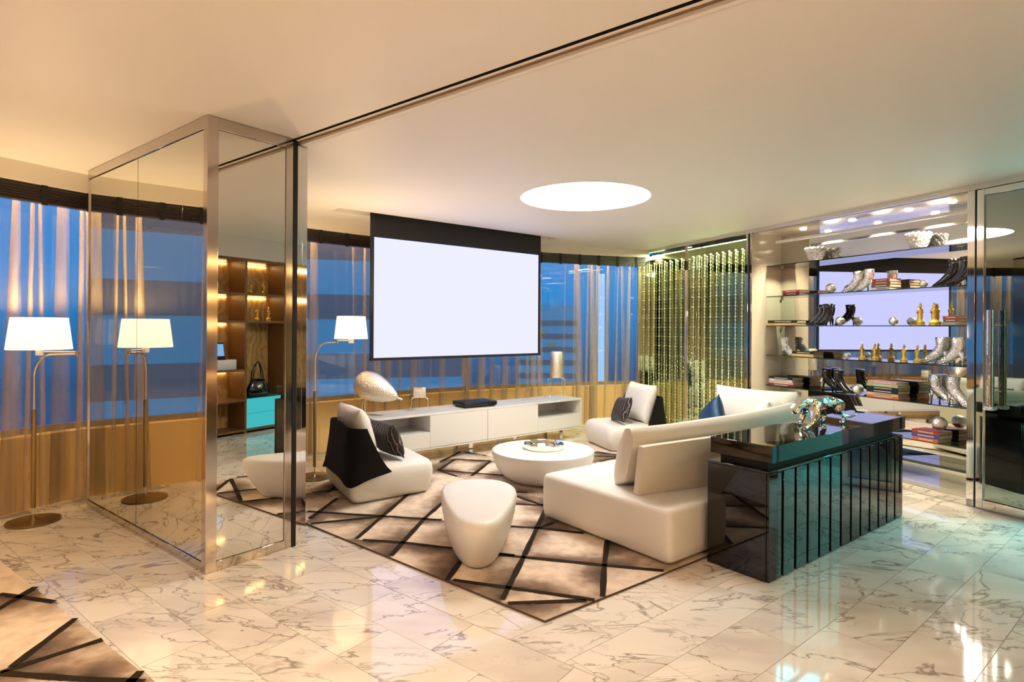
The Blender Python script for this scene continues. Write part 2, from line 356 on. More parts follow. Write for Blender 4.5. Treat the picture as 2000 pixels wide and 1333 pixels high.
# ------------------------------------------------------------------ ceilings
def poly_with_holes(name, outer, holes, z, mat, parent=None, th=0.25):
    bm = bmesh.new(); es = []
    for loop in [outer] + holes:
        vs = [bm.verts.new((p[0], p[1], z)) for p in loop]
        es += [bm.edges.new((vs[i], vs[(i + 1) % len(vs)])) for i in range(len(vs))]
    bmesh.ops.triangle_fill(bm, edges=es, use_beauty=True)
    for f in bm.faces:
        if f.normal.z > 0: f.normal_flip()
    me = bpy.data.meshes.new(name); bm.to_mesh(me); bm.free()
    ob = bpy.data.objects.new(name, me); COL.objects.link(ob); me.materials.append(mat)
    if parent: ob.parent = parent
    return ob
big = [(p.x, p.y) for p in room_poly]
corr = clip(big, NX, CTRK, True); loun = clip(big, NX, CTRK + 0.07, False)
DISC = pz(1142.3, 387.2, ZL); DR = 0.572
SL = pz(724.8, 417, ZL); SD = Vector((0.776, 0.630, 0)).normalized(); SN = Vector((-SD.y, SD.x, 0)); SW = 2.332
slot = [SL - SD * 0.36 - SN * 0.045, SL + SD * (SW + 0.25) - SN * 0.045, SL + SD * (SW + 0.25) + SN * 0.14, SL - SD * 0.36 + SN * 0.14]
hole = [(DISC.x + DR * math.cos(2 * math.pi * k / 64), DISC.y + DR * math.sin(2 * math.pi * k / 64)) for k in range(64)]
ceil = tag(poly_with_holes('ceiling', loun, [hole, [(p.x, p.y) for p in slot]], ZL, M_CEIL), 'smooth white lounge ceiling with round light opening', None, None, 'structure')
ceil2 = tag(poly_with_holes('ceiling', corr, [], ZC, M_CEIL), 'smooth pale corridor ceiling in front of the sliding track', None, None, 'structure')
cs = MB()   # backing slab closes both ceilings above
cs.prism([(p.x, p.y) for p in room_poly], ZC + 0.12, ZC + 0.2)
tag(cs.build('ceiling_slab', M_CEIL), 'concrete slab above the ceiling', None, None, 'structure')
m = MB(); m.loft([[Vector((x, y, ZL)) for x, y in hole], [Vector((DISC.x + (x - DISC.x) * 0.985, DISC.y + (y - DISC.y) * 0.985, ZL + 0.06)) for x, y in hole]], True, False)
lt = thing('ceiling_light', 'large round white recessed ceiling light above the coffee table', 'light', (DISC.x, DISC.y, ZL + 0.06))
o = m.build('light_rim', M_WHITE, lt, True); o.location = (-DISC.x, -DISC.y, -(ZL + 0.06))
MB().lathe([(0.001, 0.0), (0.566, 0.0), (0.566, 0.01), (0.001, 0.01)], 64).build('diffuser', emission('disc_light_glow', (1.0, 0.95, 0.88), L_DISC), lt)
# slot box for the projection screen
m = MB()
for a, b in ((0, 1), (1, 2), (2, 3), (3, 0)):
    vs = m.verts([(slot[a].x, slot[a].y, ZL), (slot[b].x, slot[b].y, ZL), (slot[b].x, slot[b].y, ZL + 0.1), (slot[a].x, slot[a].y, ZL + 0.1)]); m.face(vs)
m.face(m.verts([(p.x, p.y, ZL + 0.1) for p in slot]))
tag(m.build('ceiling_slot', M_CEIL, ceil), None)
# track between corridor and lounge: dark groove, lip and step
def strip(c0, c1, z0, z1, s0=-4.6, s1=4.2):
    return [trk(s0, c0) + Vector((0, 0, z0)), trk(s1, c0) + Vector((0, 0, z0)), trk(s1, c1) + Vector((0, 0, z1)), trk(s0, c1) + Vector((0, 0, z1))]
def quad(name, pts, mat, parent=None):
    m = MB(); m.face(m.verts(pts)); return m.build(name, mat, parent)
tk = thing('trim_1', 'recessed sliding partition track crossing the ceiling', None); tag(tk, None, None, None, 'structure')
m = MB()
m.face(m.verts(strip(0, 0, ZC, ZC + 0.05))); m.face(m.verts(strip(0, 0.011, ZC + 0.05, ZC + 0.05))); m.face(m.verts(strip(0.011, 0.011, ZC + 0.05, ZL + 0.024)))
m.build('groove', M_BLACK, tk)
m = MB(); m.face(m.verts(strip(0.011, 0.026, ZL + 0.024, ZL + 0.024))); m.face(m.verts(strip(0.026, 0.026, ZL + 0.024, ZL + 0.020)))
m.build('lip', M_CEIL, tk)
m = MB(); m.face(m.verts(strip(0.026, 0.048, ZL + 0.020, ZL + 0.020))); m.build('bronze_rail', M_TRACK, tk)
m = MB(); m.face(m.verts(strip(0.048, 0.048, ZL + 0.020, ZL + 0.004))); m.face(m.verts(strip(0.048, 0.070, ZL + 0.004, ZL)))
m.build('step', M_CEIL, tk)

# ------------------------------------------------------------------ round glass front: sill wall, windows, pelmet, blinds, curtains
def arc_band(r0, r1, z0, z1, a0, a1, n):
    m = MB()
    rings = [[arc(r0, a, z0), arc(r1, a, z0), arc(r1, a, z1), arc(r0, a, z1)] for a in [a0 + (a1 - a0) * k / n for k in range(n + 1)]]
    return m.loft(rings, True, True)
tag(arc_band(RC + 0.14, RC + 0.4, -0.1, 0.55, A0 - 0.5, A1, 60).build('wall_window', M_SILLWALL, None, True, 30), 'low curved light wood wall under the windows', None, None, 'structure')
tag(arc_band(RC - 0.03, RC + 0.4, 2.445, ZC + 0.15, A0 - 0.3, A1, 60).build('trim_2', M_WALL, None, True, 30), 'cream pelmet band above the blinds', None, None, 'structure')
NW = 9
for k in range(NW):
    a0 = A0 + (A1 - A0) * k / NW; a1 = A0 + (A1 - A0) * (k + 1) / NW
    w = tag(arc_band(RC + 0.28, RC + 0.29, 0.55, 2.45, a0, a1, 8).build('window_%d' % (k + 1), M_GLASS, None, True, 30), 'curved floor-to-pelmet window pane %s' % 'behind the sheer curtains', None, None, 'structure')
    f = MB()
    for (z0, z1) in ((0.55, 0.60), (2.40, 2.45)):
        rings = [[arc(RC + 0.25, a, z0), arc(RC + 0.275, a, z0), arc(RC + 0.275, a, z1), arc(RC + 0.25, a, z1)] for a in [a0 + (a1 - a0) * q / 8 for q in range(9)]]
        f.loft(rings)
    f.build('window_frame', M_WFRAME, w)
# blinds (raised) : stacks of slats with ladder tapes
pos_words = {0: 'at the bead panels', 1: 'right of the projection screen', 2: 'behind the right half of the screen', 3: 'behind the left half of the screen', 4: 'behind the lounge floor lamp', 5: 'behind the mirrored column', 6: 'over the far left floor lamp', 7: 'at the left picture edge', 8: 'seen in the column mirror', 9: 'farthest along the corridor'}
NP = 10
for k in range(NP):
    a0 = A0 + (A1 - A0) * k / NP + 0.02; a1 = A0 + (A1 - A0) * (k + 1) / NP - 0.02
    mid = (a0 + a1) / 2
    t = thing('window_blind', 'raised dark wooden slat blind with black tapes ' + pos_words[k], 'blind', (0, 0, 0), 0, 'raised blinds along the curved window')
    for j in range(7):
        z0 = 2.312 + j * 0.019
        arc_band(RC - 0.012 - 0.002 * (j % 2), RC + 0.045, z0, z0 + 0.0145, a0, a1, 10).build('slat', M_BLIND, t, True, 30)
    for q in range(5):
        a = a0 + (a1 - a0) * (q + 0.5) / 5
        arc_band(RC - 0.020, RC - 0.015, 2.296, 2.447, a - 0.13, a + 0.13, 1).build('ladder_tape', M_TAPE, t)
# curtains
def curtain(a0, a1, label, seed, group):
    rnd = random.Random(seed)
    arcl = R(a1 - a0) * RC
    pts = []; s = 0.0
    bunch = []
    while s < arcl:
        gap = rnd.uniform(0.05, 0.20)
        n = max(4, int(gap / 0.025)); ph = rnd.uniform(0, 6.28)
        for q in range(n): pts.append((s + gap * q / n, 0.012 * math.sin(ph + 6.28 * q / n * rnd.choice([1, 1, 2])), 0, 0.0))
        s += gap
        if s > arcl - 0.16: break
        wdt = rnd.uniform(0.010, 0.055); lays = rnd.choice([1, 2, 2]); sl = rnd.uniform(-0.10, 0.10); tp = rnd.uniform(0.4, 0.9); gth = rnd.choice([0.25, 0.45, 0.7, 1.0])
        for q in range(lays * 4 + 1):
            fr = q / (lays * 4)
            tri = abs(((q / 4.0) % 1.0) * 2 - 1) * 2 - 1 if lays else 0
            pts.append((s, 0.03 * math.sin(q / 4.0 * 2 * math.pi / 2), tri, wdt, sl, tp, gth))
    s = pts[-1][0]
    for q in range(1, 7): pts.append((s + (arcl - s) * q / 6, 0.012 * math.sin(q), 0, 0.0))
    N = 9; rings = []
    m = MB(); zt, zb = 2.310, 0.012
    def col(p, fz):
        sl, tp = (p[4], p[5]) if len(p) > 4 else (0, 1)
        d = p[2] * p[3] * (tp + (1.35 - tp) * fz) + sl * (fz - 0.3) * 0.6
        return (min(max(p[0] + d, 0), arcl), p[1] * (0.7 + 0.6 * fz))
    grid = []; dens = []
    for p in pts:
        c = []
        for r_ in range(N):
            fz = r_ / (N - 1); sx, dr = col(p, fz)
            a = a0 + (a1 - a0) * sx / arcl
            c.append(m.bm.verts.new(arc(RC + 0.06 + dr, a, zt + (zb - zt) * fz))); dens.append(p[6] if len(p) > 4 else 0.0)
        grid.append(c)
    for i in range(len(grid) - 1):
        for j in range(N - 1): m.face([grid[i][j], grid[i + 1][j], grid[i + 1][j + 1], grid[i][j + 1]])
    o = m.build('sheer_curtain', M_SHEER, None, True)
    at_ = o.data.attributes.new('gather', 'FLOAT', 'POINT'); at_.data.foreach_set('value', dens)
    return tag(o, label, 'curtain', group)
for k in range(NP):
    a0 = A0 + (A1 - A0) * k / NP; a1 = A0 + (A1 - A0) * (k + 1) / NP
    curtain(a0 + 0.01, a1 - 0.01, 'sheer gold floor-length curtain with loose folds ' + pos_words[k], 100 + k, 'sheer curtains along the curved window')

# unseen glow strip added between blind and glass to brighten curtains and sill wall
tag(arc_band(RC + 0.12, RC + 0.20, 2.436, 2.444, A0 + 0.3, A1 - 0.3, 60).build('added_glow_strip', emission('added_wash_glow', (1.0, 0.66, 0.31), L_FILLWASH)), 'added unseen warm glow strip above the curtains', None, None, 'structure')

# ------------------------------------------------------------------ remaining walls (behind and beside the viewer)
def wall(name, p, q, z0, z1, mat, th=0.12, label=None):
    p = Vector((p[0], p[1], 0)); q = Vector((q[0], q[1], 0)); d = (q - p).normalized(); n = Vector((-d.y, d.x, 0)) * th
    return tag(MB().prism([(v.x, v.y) for v in (p, q, q + n, p + n)], z0, z1).build(name, mat), label or 'plain cream painted wall', None, None, 'structure')
wall('wall_back', (5.3, -3.4), (P_BACK.x - 0.3, -3.4), -0.1, ZC + 0.2, M_WALL, -0.12, 'cream wall behind the viewer')
wall('wall_right', (5.35, -3.5), (5.35, 4.4), -0.1, ZC + 0.2, M_WALL, -0.12, 'cream wall right of the viewer')

# ------------------------------------------------------------------ mirrored column (pocket for the sliding partitions)
C0 = pz(400.6, 1123.5); C1 = pz(168.7, 991)
d1 = (C1 - C0).normalized(); d2 = Vector((d1.y, -d1.x, 0)) * 1.0
if d2.y < 0: d2 = -d2
L1 = (C1 - C0).length; L2 = (pz(571.4, 1071) - C0).length; LJ = (pz(605, 1062) - C0).length
colm = thing('mirror_column', 'tall mirrored column clad in chrome framed panels, left of the rug', 'column', (C0.x, C0.y, 0), math.atan2(d1.y, d1.x))
# local x runs along the long face (d1), local y = 90 deg left of d1 = away from d2 -> the body lies at negative y
HT = ZC
B('core', M_BLACK, 0.02, L1 - 0.02, -L2 + 0.02, -0.02, 0.0, HT - 0.002, colm)
split = 0.0
xs = (pl(265, 640, C0, Vector((-d1.y, d1.x, 0))) - C0).dot(d1)
for a, b in ((0.062, xs - 0.003), (xs + 0.003, L1 - 0.012)):
    B('mirror_panel', M_MIRROR, a, b, -0.03, -0.008, 0.058, HT - 0.072, colm)
B('top_rail', M_FRAME, 0.002, L1, -0.04, 0.0, HT - 0.07, HT - 0.002, colm, 0.002)
B('bottom_rail', M_FRAME, 0.002, L1, -0.04, 0.0, 0.0, 0.056, colm, 0.002)
B('corner_post', M_FRAME, 0.0, 0.05, -0.062, 0.0005, 0.0, HT - 0.002, colm, 0.002)
B('end_post', M_FRAME, L1 - 0.012, L1 + 0.001, -0.05, 0.0, 0.0, HT - 0.002, colm, 0.001)
# short face (x ~ 0, running along -y)
B('mirror_panel', M_MIRROR, 0.006, 0.03, -L2 + 0.05, -0.064, 0.058, HT - 0.072, colm)
B('top_rail', M_FRAME, -0.001, 0.04, -L2 + 0.001, -0.06, HT - 0.07, HT - 0.002, colm, 0.002)
B('bottom_rail', M_FRAME, -0.001, 0.04, -L2 + 0.001, -0.06, 0.0, 0.056, colm, 0.002)
B('side_post', M_FRAME, -0.001, 0.05, -L2 - 0.0, -L2 + 0.048, 0.0, HT - 0.002, colm, 0.002)
B('back_cladding', M_FRAME, 0.06, L1 - 0.02, -L2 - 0.01, -L2 + 0.02, 0.0, HT - 0.003, colm)
# jamb with grooves, past a dark gap
jm = thing('partition_jamb', 'narrow ribbed chrome jamb standing beside the mirrored column', 'jamb', (C0.x, C0.y, 0), math.atan2(d1.y, d1.x))
B('dark_gap', M_BLACK, -0.004, 0.10, -L2 - 0.030, -L2 - 0.001, 0.0, ZL + 0.03, jm)
for k in range(2):
    y0 = -L2 - 0.031 - k * (LJ - L2 - 0.03) / 2; y1 = y0 - (LJ - L2 - 0.03) / 2 + 0.004
    B('chrome_leaf', M_CHROME, 0.0 + 0.012 * k, 0.55, y1, y0, 0.0, ZL - 0.001, jm, 0.002)

# ------------------------------------------------------------------ right wall: bead panels, display niche, mirrored door
P0 = pz(1897, 989.5); U = Vector((-0.383, 0.924, 0)).normalized(); NR = Vector((-U.y, U.x, 0))   # NR faces the room
WA = math.atan2(U.y, U.x)
def tw(px, off=0.0):                       # position along the right wall for a pixel column, on a plane 'off' behind the wall face
    return (pl(px, 640, P0 - NR * off, NR) - P0).dot(U)
def wloc(t, y=0.0, z=0.0): return P0 + U * t + NR * y + Vector((0, 0, z))
TL, TR = tw(1468), tw(1890)
ND = 0.45                                  # niche depth
wr = tag(MB().box(TL + 0.03, 4.62, -0.42, -0.30, -0.1, ZC + 0.1).build('wall_bead', M_WALL), 'wall carrying the crystal bead panels', None, None, 'structure'); wr.location = P0; wr.rotation_euler = (0, 0, WA)
wr = tag(MB().box(-0.46, TL + 0.2, -0.62, -0.50, -0.1, ZC + 0.1).build('wall_niche', M_WALL), 'wall behind the display niche', None, None, 'structure'); wr.location = P0; wr.rotation_euler = (0, 0, WA)
wr = tag(MB().box(-0.46, TR - 0.09, -0.42, -0.10, -0.1, ZC + 0.1).build('wall_door', M_WALL), 'wall behind the mirrored door', None, None, 'structure'); wr.location = P0; wr.rotation_euler = (0, 0, WA)
tr_ = tag(MB().box(-1.75, 4.62, -0.03, 0.012, ZL - 0.045, ZL + 0.03).build('trim_3', M_CHROME), 'chrome head rail along the right wall', None, None, 'structure'); tr_.location = P0; tr_.rotation_euler = (0, 0, WA)

# niche
ni = thing('display_niche', 'mirror-backed lit display niche with chrome frame and glass shelves', 'display niche', wloc(0), WA)
ZB, ZT = 0.055, 2.46
B('back_mirror', M_MIRROR2, TR, TL, -ND - 0.012, -ND, ZB, ZL - 0.05, ni)
B('side_panel', M_CREAMGLASS, TL, TL + 0.02, -ND - 0.012, 0.0, ZB, ZL - 0.05, ni)
B('side_panel', M_CREAMGLASS, TR - 0.02, TR, -ND - 0.012, -0.012, ZB, ZL - 0.05, ni)
B('base_panel', M_CREAMGLASS, TR, TL, -ND, 0.0, 0.0, ZB, ni)
B('top_panel', M_CREAMGLASS, TR, TL, -ND, -0.03, ZL - 0.05, ZL - 0.03, ni)
B('bottom_rail', M_CHROME, TR - 0.05, TL + 0.02, 0.0, 0.012, 0.0, 0.06, ni, 0.002)
B('side_rail', M_CHROME, TR - 0.055, TR - 0.001, -0.012, 0.012, 0.0, ZL - 0.046, ni, 0.002)
B('side_rail', M_CHROME, TL + 0.001, TL + 0.022, 0.0, 0.008, 0.0, ZL - 0.046, ni, 0.001)
SHZ = [2.138, 1.781, 1.441, 1.098, 0.748, 0.412, 0.222]
TSL = tw(1497, 0.227)
for i, z in enumerate(SHZ):
    dark = i == 6
    sh = B('glass_shelf', M_SHELFGLASS, TR + 0.004, TSL if i < 6 else TL - 0.004, -ND + 0.002, -0.227, z - 0.010, z, ni)
    B('shelf_edge', M_GEDGE, TR + 0.004, TSL if i < 6 else TL - 0.004, -0.2268, -0.2225, z - (0.010 if not dark else 0.022), z, sh)
    if i < 6:
        B('shelf_pin', M_CHROME, TSL - 0.02, TSL - 0.008, -ND + 0.004, -ND + 0.02, z - 0.035, z - 0.0105, sh)
# lit baffle and spots at the top of the niche
B('light_baffle', M_WHITE, TR + 0.02, TL - 0.2, -0.20, -0.15, ZL - 0.18, ZL - 0.155, ni)
for px in (1560, 1655, 1765, 1850):
    t = tw(px, 0.2)
    s = MB().lathe([(0.001, ZL - 0.062), (0.03, ZL - 0.062), (0.034, ZL - 0.051), (0.001, ZL - 0.051)], 16).build('niche_spotlight', emission('niche_lamp_glow', (1, 0.86, 0.62), 5) if 'niche_lamp_glow' not in MATS else MATS['niche_lamp_glow'], ni)
    s.location = (t, -0.26, 0)
    ld = bpy.data.lights.new('niche_lamp', 'SPOT'); ld.energy = L_NICHE; ld.color = (1, 0.82, 0.58); ld.spot_size = R(120); ld.spot_blend = 0.8; ld.shadow_soft_size = 0.03
    lo = bpy.data.objects.new('niche_lamp', ld); COL.objects.link(lo); lo.parent = ni; lo.location = (t, -0.26, ZL - 0.08)

# mirrored door right of the niche
dr = thing('door_1', 'tall grey-tinted mirror door in a chrome frame with long bar handle', None, wloc(0), WA); tag(dr, None, None, None, 'structure')
DX0, DX1 = TR - 0.062 - 0.44, TR - 0.066
st = 0.052
B('dark_gap', M_BLACK, DX1, DX1 + 0.012, -0.06, 0.004, 0.0, ZL - 0.046, dr)
B('stile', M_CHROME, DX1 - st, DX1 - 0.001, -0.03, 0.012, 0.004, ZL - 0.05, dr, 0.002)
B('stile', M_CHROME, DX0, DX0 + st, -0.03, 0.012, 0.004, ZL - 0.05, dr, 0.002)
B('top_rail', M_CHROME, DX0 + st, DX1 - st, -0.03, 0.012, ZL - 0.10, ZL - 0.05, dr, 0.002)
B('bottom_rail', M_CHROME, DX0 + st, DX1 - st, -0.03, 0.012, 0.004, 0.075, dr, 0.002)
B('mirror_pane', M_MIRRORT, DX0 + st, DX1 - st, -0.02, -0.004, 0.075, ZL - 0.10, dr)
th_ = tw(1943) - 0.01
h = MB().tube([(th_, 0.075, 0.815), (th_, 0.075, 1.555)], 0.026, 20).build('door_handle', M_CHROME2, dr, True, 40)
for z in (0.93, 1.44): MB().tube([(th_, -0.004, z), (th_, 0.07, z)], 0.01, 10).build('standoff', M_CHROME, h, True, 40)
B('handle_cap', M_CRYSTAL, th_ - 0.032, th_ + 0.032, 0.042, 0.108, 0.79, 0.815, h, 0.004)
# small side lobby with cyan light, opening right of the door
AL0, AL1, ALD = -1.35, -0.46, -1.15
m = MB(); m.box(AL0 - 0.1, AL0, ALD, 0.0, -0.1, ZC + 0.1); m.box(AL1, AL1 + 0.1, ALD, -0.42, -0.1, ZC + 0.1); m.box(AL0 - 0.1, AL1 + 0.1, ALD - 0.1, ALD, -0.1, ZC + 0.1); m.box(AL0, AL1, ALD, -0.02, 2.3, ZC + 0.1)
wr = tag(m.build('wall_lobby', M_WALL), 'walls of the cyan lit side lobby right of the mirror door', None, None, 'structure'); wr.location = P0; wr.rotation_euler = (0, 0, WA)
lb_ = thing('ceiling_light', 'square cyan ceiling light inside the side lobby', 'light', wloc((AL0 + AL1) / 2, -0.55, 2.298), WA)
B('housing', M_CHROME, -0.32, 0.32, -0.32, 0.32, -0.02, 0.0, lb_)
B('diffuser', emission('cyan_panel_glow', (0.10, 0.75, 0.85), 3.0), -0.30, 0.30, -0.30, 0.30, -0.026, -0.0205, lb_)
ld = bpy.data.lights.new('lobby_light', 'AREA'); ld.size = 0.5; ld.energy = 20; ld.color = (0.10, 0.78, 0.92)
lo = bpy.data.objects.new('lobby_light', ld); COL.objects.link(lo); lo.parent = lb_; lo.location = (0, 0, -0.04)
# bead panels
def strand_mesh():
    m = MB(); prof = [(0.0022, 0.0)]
    z = 0.0; k = 0
    H = ZL - 0.15 - 0.06
    while z < H - 0.05:
        big_ = k % 3 == 0
        r_ = 0.014 if big_ else 0.0085; hh = 0.030 if big_ else 0.052
        prof += [(0.003, z + 0.002), (r_, z + hh * 0.3), (r_, z + hh * 0.7), (0.003, z + hh - 0.002)]
        z += hh; k += 1
    m.lathe(prof, 7)
    return m
M_BEAD = principled('glass_bead', (0.86, 0.90, 0.68), 0.15, 0.2, spec=0.9, coat=0.6, noise=(30, 0.4, (0.62, 0.70, 0.44)))
strand_me = None
for (ta, tb, n, lab) in ((tw(1341), tw(1246), 9, 'left chrome framed panel of hanging crystal bead strands over green mirror'), (tw(1463) + 0.012, tw(1341) - 0.001, 10, 'right chrome framed panel of hanging crystal bead strands next to display niche')):
    pn = thing('bead_panel', lab, 'bead panel', wloc(ta), WA, 'crystal bead panels')
    w_ = tb - ta
    B('mirror_back', M_MIRRORG, 0.0, w_, -0.15, -0.14, 0.05, ZL - 0.05, pn)
    for x0 in (0.0, w_ - 0.031): B('post', M_CHROME, x0, x0 + 0.031, -0.14, 0.012, 0.0, ZL - 0.046, pn, 0.002)
    B('bottom_rail', M_CHROME, 0.001, w_ - 0.001, -0.14, 0.010, 0.0, 0.055, pn, 0.002)
    for i in range(n):
        if strand_me is None:
            so = strand_mesh().build('bead_strand', M_BEAD, pn); strand_me = so.data
        else:
            so = bpy.data.objects.new('bead_strand', strand_me); COL.objects.link(so); so.parent = pn
        so.location = (w_ * (i + 0.6) / n, -0.075, 0.06)
    ld = bpy.data.lights.new('panel_strip', 'AREA'); ld.shape = 'RECTANGLE'; ld.size = w_ * 0.9; ld.size_y = 0.03; ld.energy = 12; ld.color = (0.9, 1.0, 0.55)
    lo = bpy.data.objects.new('panel_strip', ld); COL.objects.link(lo); lo.parent = pn; lo.location = (w_ / 2, -0.06, ZL - 0.06)

# ------------------------------------------------------------------ projection screen
scr = thing('projection_screen', 'large white projection screen with black border hanging from the ceiling', 'screen', (SL.x, SL.y, 0), math.atan2(SD.y, SD.x))
B('black_backing', M_SCREENFAB, 0.0, SW, 0.012, 0.02, 1.075, ZL + 0.09, scr)
B('bottom_bar', M_SCREENFAB, 0.0, SW, 0.0, 0.03, 1.050, 1.078, scr, 0.003)
M_SCREEN = emission('projected_light', L_SCREEN, 1.0)
B('white_field', M_SCREEN, 0.042, SW - 0.042, 0.010, 0.0118, 1.078, 2.320, scr)

# ------------------------------------------------------------------ rugs
RZ = 0.012; RT = 0.015
def seg_d(p, a, b):
    ab = b - a; t = max(0, min(1, (p - a).dot(ab) / ab.length_squared)); q = a + ab * t
    return (p - q).length, ab.cross(p - a) if False else (ab.x * (p - a).y - ab.y * (p - a).x) / ab.length
def rug(name, label, poly, lines, seed, step=0.022, patches=None):
    rnd = random.Random(seed)
    poly = [Vector((p[0], p[1])) for p in poly]
    n = len(poly)
    cx = sum((p for p in poly), Vector((0, 0))) / n
    verts = []; dark = []; faces = []
    L2d = [(Vector((a.x, a.y)), Vector((b.x, b.y)), rnd.uniform(0.14, 0.30), rnd.choice([1, 1, -1])) for a, b in lines]
    for pt in (patches or [poly]):
        pt = [Vector((p[0], p[1])) for p in pt]; base = len(verts)
        def bl(u, v): return (pt[0] * (1 - u) + pt[1] * u) * (1 - v) + (pt[3] * (1 - u) + pt[2] * u) * v
        nu = max(2, int(max((pt[1] - pt[0]).length, (pt[2] - pt[3]).length) / step)); nv = max(2, int(max((pt[3] - pt[0]).length, (pt[2] - pt[1]).length) / step))
        for j in range(nv + 1):
            for i in range(nu + 1):
                p = bl(i / nu, j / nv); verts.append((p.x, p.y, RZ))
                v = 0.0
                for a, b, w, sgn in L2d:
                    if abs(p.x - (a.x + b.x) / 2) > abs(a.x - b.x) / 2 + w or abs(p.y - (a.y + b.y) / 2) > abs(a.y - b.y) / 2 + w: continue
                    d, sd = seg_d(p, a, b)
                    if d < w and sd * sgn > 0:
                        ab = b - a; t = (p - a).dot(ab) / ab.length_squared
                        v = max(v, (1 - d / w) ** 1.3 * (0.35 + 0.65 * max(0, math.sin(max(0, min(1, t)) * math.pi * 1.0 + (0.9 if w > 0.2 else -0.6)))) * 0.95)
                dark.append(v)
        faces += [(base + j * (nu + 1) + i, base + j * (nu + 1) + i + 1, base + (j + 1) * (nu + 1) + i + 1, base + (j + 1) * (nu + 1) + i) for j in range(nv) for i in range(nu)]
    me = bpy.data.meshes.new('pile'); me.from_pydata(verts, [], faces); me.materials.append(M_RUG)
    at_ = me.attributes.new('dark', 'FLOAT', 'POINT'); at_.data.foreach_set('value', dark)
    root = thing(name, label, 'rug', (cx.x, cx.y, 0))
    ob = bpy.data.objects.new('pile', me); COL.objects.link(ob); ob.parent = root; ob.location = (-cx.x, -cx.y, 0)
    if me.polygons[0].normal.z < 0: me.flip_normals()
    o = MB().prism([(p.x - cx.x, p.y - cx.y) for p in poly], 0.001, RZ - 0.001).build('backing', M_RUGEDGE, root)
    for a, b in L2d_lines(lines):
        m = MB(); d = (b - a).normalized(); nn = Vector((-d.y, d.x, 0)); w = 0.017; rows = []
        N = max(2, int((b - a).length / 0.08))
        for k in range(N + 1):
            q = a + (b - a) * k / N; ww = w * rnd.uniform(0.8, 1.2)
            rows.append([q + nn * ww, q - nn * ww])
        top = [[Vector((p.x - cx.x, p.y - cx.y, RZ + 0.0025)) for p in r_] for r_ in rows]
        rv = [m.verts(r_) for r_ in top]
        for k in range(N): m.face([rv[k][0], rv[k][1], rv[k + 1][1], rv[k + 1][0]])
        m.build('dark_stripe', M_RUGLINE, root)
    return root
def L2d_lines(lines): return [(Vector((a.x, a.y, 0)), Vector((b.x, b.y, 0))) for a, b in lines]
M_RUGEDGE = principled('rug_backing', (0.10, 0.07, 0.05), 0.9, noise=(60, 0.5, (0.05, 0.035, 0.025)))
M_RUGLINE = principled('dark_brown_pile', (0.022, 0.015, 0.010), 0.95, spec=0.1, noise=(60, 0.5, (0.05, 0.035, 0.022)), bump=(250, 0.5, 0.003))
K = pz(1064.4, 1217.6); fr_d = (pz(607.2, 1029.2) - K).normalized(); rr_d = (pz(1308, 1119.2) - K).normalized()
RE = K + rr_d * 2.7; RP2 = Vector((1.70, 7.60, 0)); RG = Vector((-1.56, 5.55, 0)); RF = K + fr_d * 2.62
rug_poly = [K, RE, RP2, RG, RF]
rl_px = [((600,1003),(744,1012)),((744,1012),(862,1020)),((605,1017),(659,977)),((696,1057),(782,982)),((763,1091),(830,1016)),((830,1016),(905,950)),((607,1027),(744,1013)),
 ((708,1059),(792,1065)),((792,1065),(1005,1090)),((873,1139),(940,1045)),((885,1138),(1003,1155)),((1003,1155),(1161,1178)),((981,1177),(1025,1088)),((1025,1088),(1066,997)),((960,1087),(1176,1109)),((1176,1109),(1296,1120)),
 ((900,1026),(1053,1036)),((1053,1036),(1140,1046)),((1008,973),(1066,993)),((1066,993),(1140,1014)),((1000,988),(1063,991)),((857,922),(888,900)),((921,933),(958,904)),((888,900),(958,903)),((854,921),(984,932)),((857,922),(893,934)),
 ((1186,1060),(1180,1114)),((1180,1114),(1177,1171)),((992,1184),(1145,1179)),((1053,1036),(1082,1025)),((1066,997),(1078,960)),((1165,885),(1290,905)),((1170,905),(1235,890)),((640,965),(700,930)),((610,966),(660,960)),((1160,893),(1250,897)),
 ((860,905),(900,885)),((905,885),(950,893)),((960,962),(1030,966)),((782,982),(830,940))]
main_rug = rug('patterned_rug', 'large beige and brown rug with dark criss-cross stripes under the lounge seating', [(p.x, p.y) for p in rug_poly], [(pz(*a), pz(*b)) for a, b in rl_px], 3, 0.022, [[(p.x, p.y) for p in q] for q in ((K, RE, RP2, RG), (K, RG, (RG + RF) / 2, RF))])
ra, rb = pz(9, 1107), pz(279, 1321); rdir = (rb - ra).normalized(); rn = Vector((-rdir.y, rdir.x, 0)); rn = rn if rn.y < 0 else -rn
r2 = [ra - rdir * 0.22, ra + rdir * 2.4, ra + rdir * 2.4 + rn * 1.9, ra - rdir * 0.22 + rn * 1.9]
rl2 = [((0,1166),(106,1182)),((-40,1218),(70,1152)),((22,1310),(148,1214)),((0,1321),(200,1256)),((0,1322),(140,1333)),((140,1333),(280,1340)),((250,1345),(275,1318))]
rug('patterned_rug', 'corner of a second beige rug with dark stripes at the lower left of the picture', [(p.x, p.y) for p in r2], [(pz(*a), pz(*b)) for a, b in rl2], 5)

